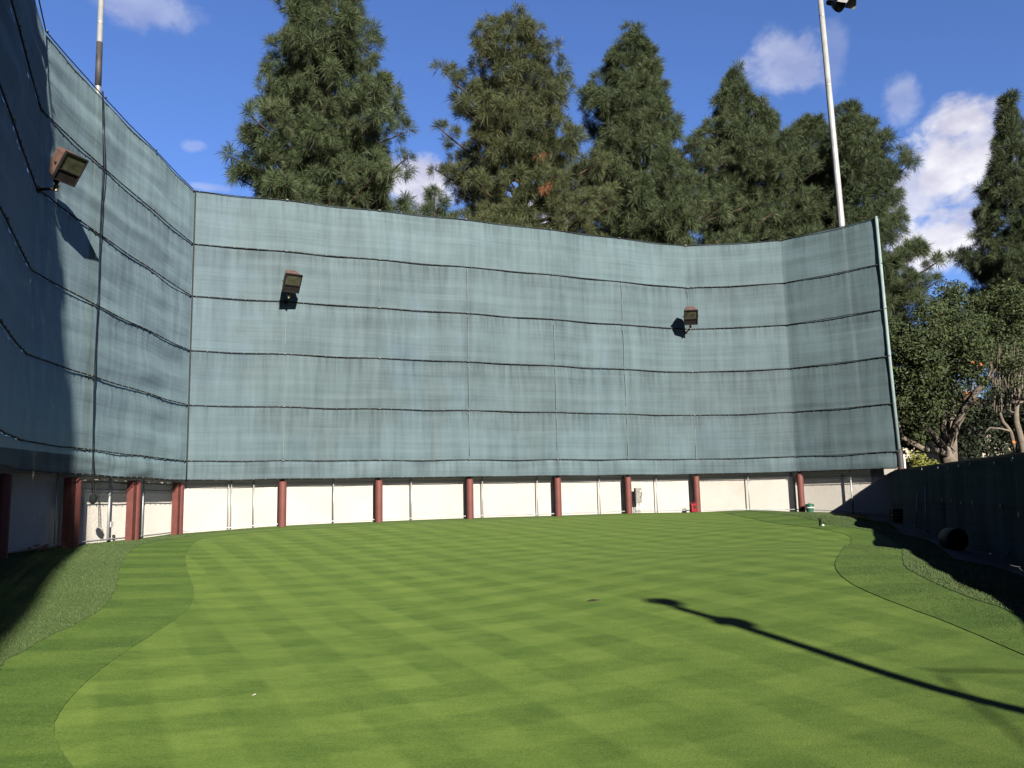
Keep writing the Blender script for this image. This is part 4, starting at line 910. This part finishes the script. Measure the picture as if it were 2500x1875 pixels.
for (x, y) in ((2474, 1080), (2395, 890)):
    m_ = MB(); c = at_y(x, y, YB-.2)-Vector(bs); m_.lathe(c, [(.06, 0), (.06, .03), (.02, .035)], 10, (.2, -1, .5))
    m_.build('pruning_cut', MAT['cut_wood'], t)
C = crown_centres([(2100, 770), (2150, 740), (2240, 730), (2250, 850), (2190, 835), (2140, 850), (2110, 830)], YB, 20, 1.2, 12)
V, F4 = leaf_cloud(C-np.array(bs), rng.uniform(.25, .5, len(C)), 130, .06); big_mesh('crown', V, F4, MAT['leaves'], t)
# dark hedge, yellow shrub, house behind
hx = at_y(2440, 1100, 36); t = thing('hedge', 'dark dense hedge in deep shade behind the leafy trees', 'hedge', (hx.x, 36, -.75)); bs = np.array(t.location)
C = np.concatenate([crown_centres([(2040, 870), (2300, 840), (2320, 1080), (2060, 1080), (2075, 980)], 36.5, 150, 1.2, 14), crown_centres([(1900, 980), (1945, 960), (1950, 1060), (1905, 1060)], 37, 14, .6, 15)])
V, F4 = leaf_cloud(C-bs, rng.uniform(.5, .9, len(C)), 120, .1); big_mesh('foliage', V, F4, MAT['hedge'], t)
m_ = MB(); m_.tube([(0, 0, 0), (.1, 0, 1.5), (0, .1, 3)], [.12, .1, .04], 8); m_.build('stem', MAT['pine_bark'], t); m_ = MB(); m_.tube([(3, 0, 0), (3.1, 0, 1.5), (3, .1, 3)], [.12, .1, .04], 8); m_.build('stem', MAT['pine_bark'], t)
sx = at_y(2262, 1112, 27.6); t = thing('shrub', 'yellow green shrub behind the far end of the dark fence', 'shrub', (sx.x, 27.6, -.75)); bs = np.array(t.location)
C = crown_centres([(1955, 1000), (1975, 982), (2010, 984), (2040, 995), (2060, 1020), (2050, 1060), (1965, 1060)], 27.6, 34, .6, 17)
V, F4 = leaf_cloud(C-bs, rng.uniform(.2, .36, len(C)), 110, .06); big_mesh('foliage', V, F4, MAT['yellow_leaves'], t)
m_ = MB(); m_.tube([(0, 0, 0), (.05, 0, 1.2), (-.1, .05, 2.8)], [.06, .05, .02], 8); m_.build('stem', MAT['pine_bark'], t); m_ = MB(); m_.tube([(.2, 0, 0), (.35, 0, 1.2), (.5, .05, 2.6)], [.05, .04, .02], 8); m_.build('stem', MAT['pine_bark'], t)
hp_ = at_y(2235, 1070, 46); t = thing('house', 'cream house wall glimpsed through the leafy trees beside the net end', 'house', (hp_.x+2.5, 50, -.75))
m_ = MB(); m_.box((0, 0, 3.0), (9, 7, 6)); m_.build('wall', MAT['cream'], t)
m_ = MB(); m_.frustum([Vector(q) for q in ((-5, -4, 6), (5, -4, 6), (5, 4, 6), (-5, 4, 6))], [Vector(q) for q in ((-3, -.1, 8), (3, -.1, 8), (3, .1, 8), (-3, .1, 8))]); m_.build('roof', MAT['roof'], t)
for x in (-2.6, .4, 2.8):
    f_ = MB(); f_.box((x, -3.52, 3.4), (1.2, .1, 1.4)); w_ = f_.build('window', MAT['tag'], t); f2 = MB(); f2.box((x, -3.58, 3.4), (1.0, .04, 1.2)); f2.build('pane', MAT['window'], w_)
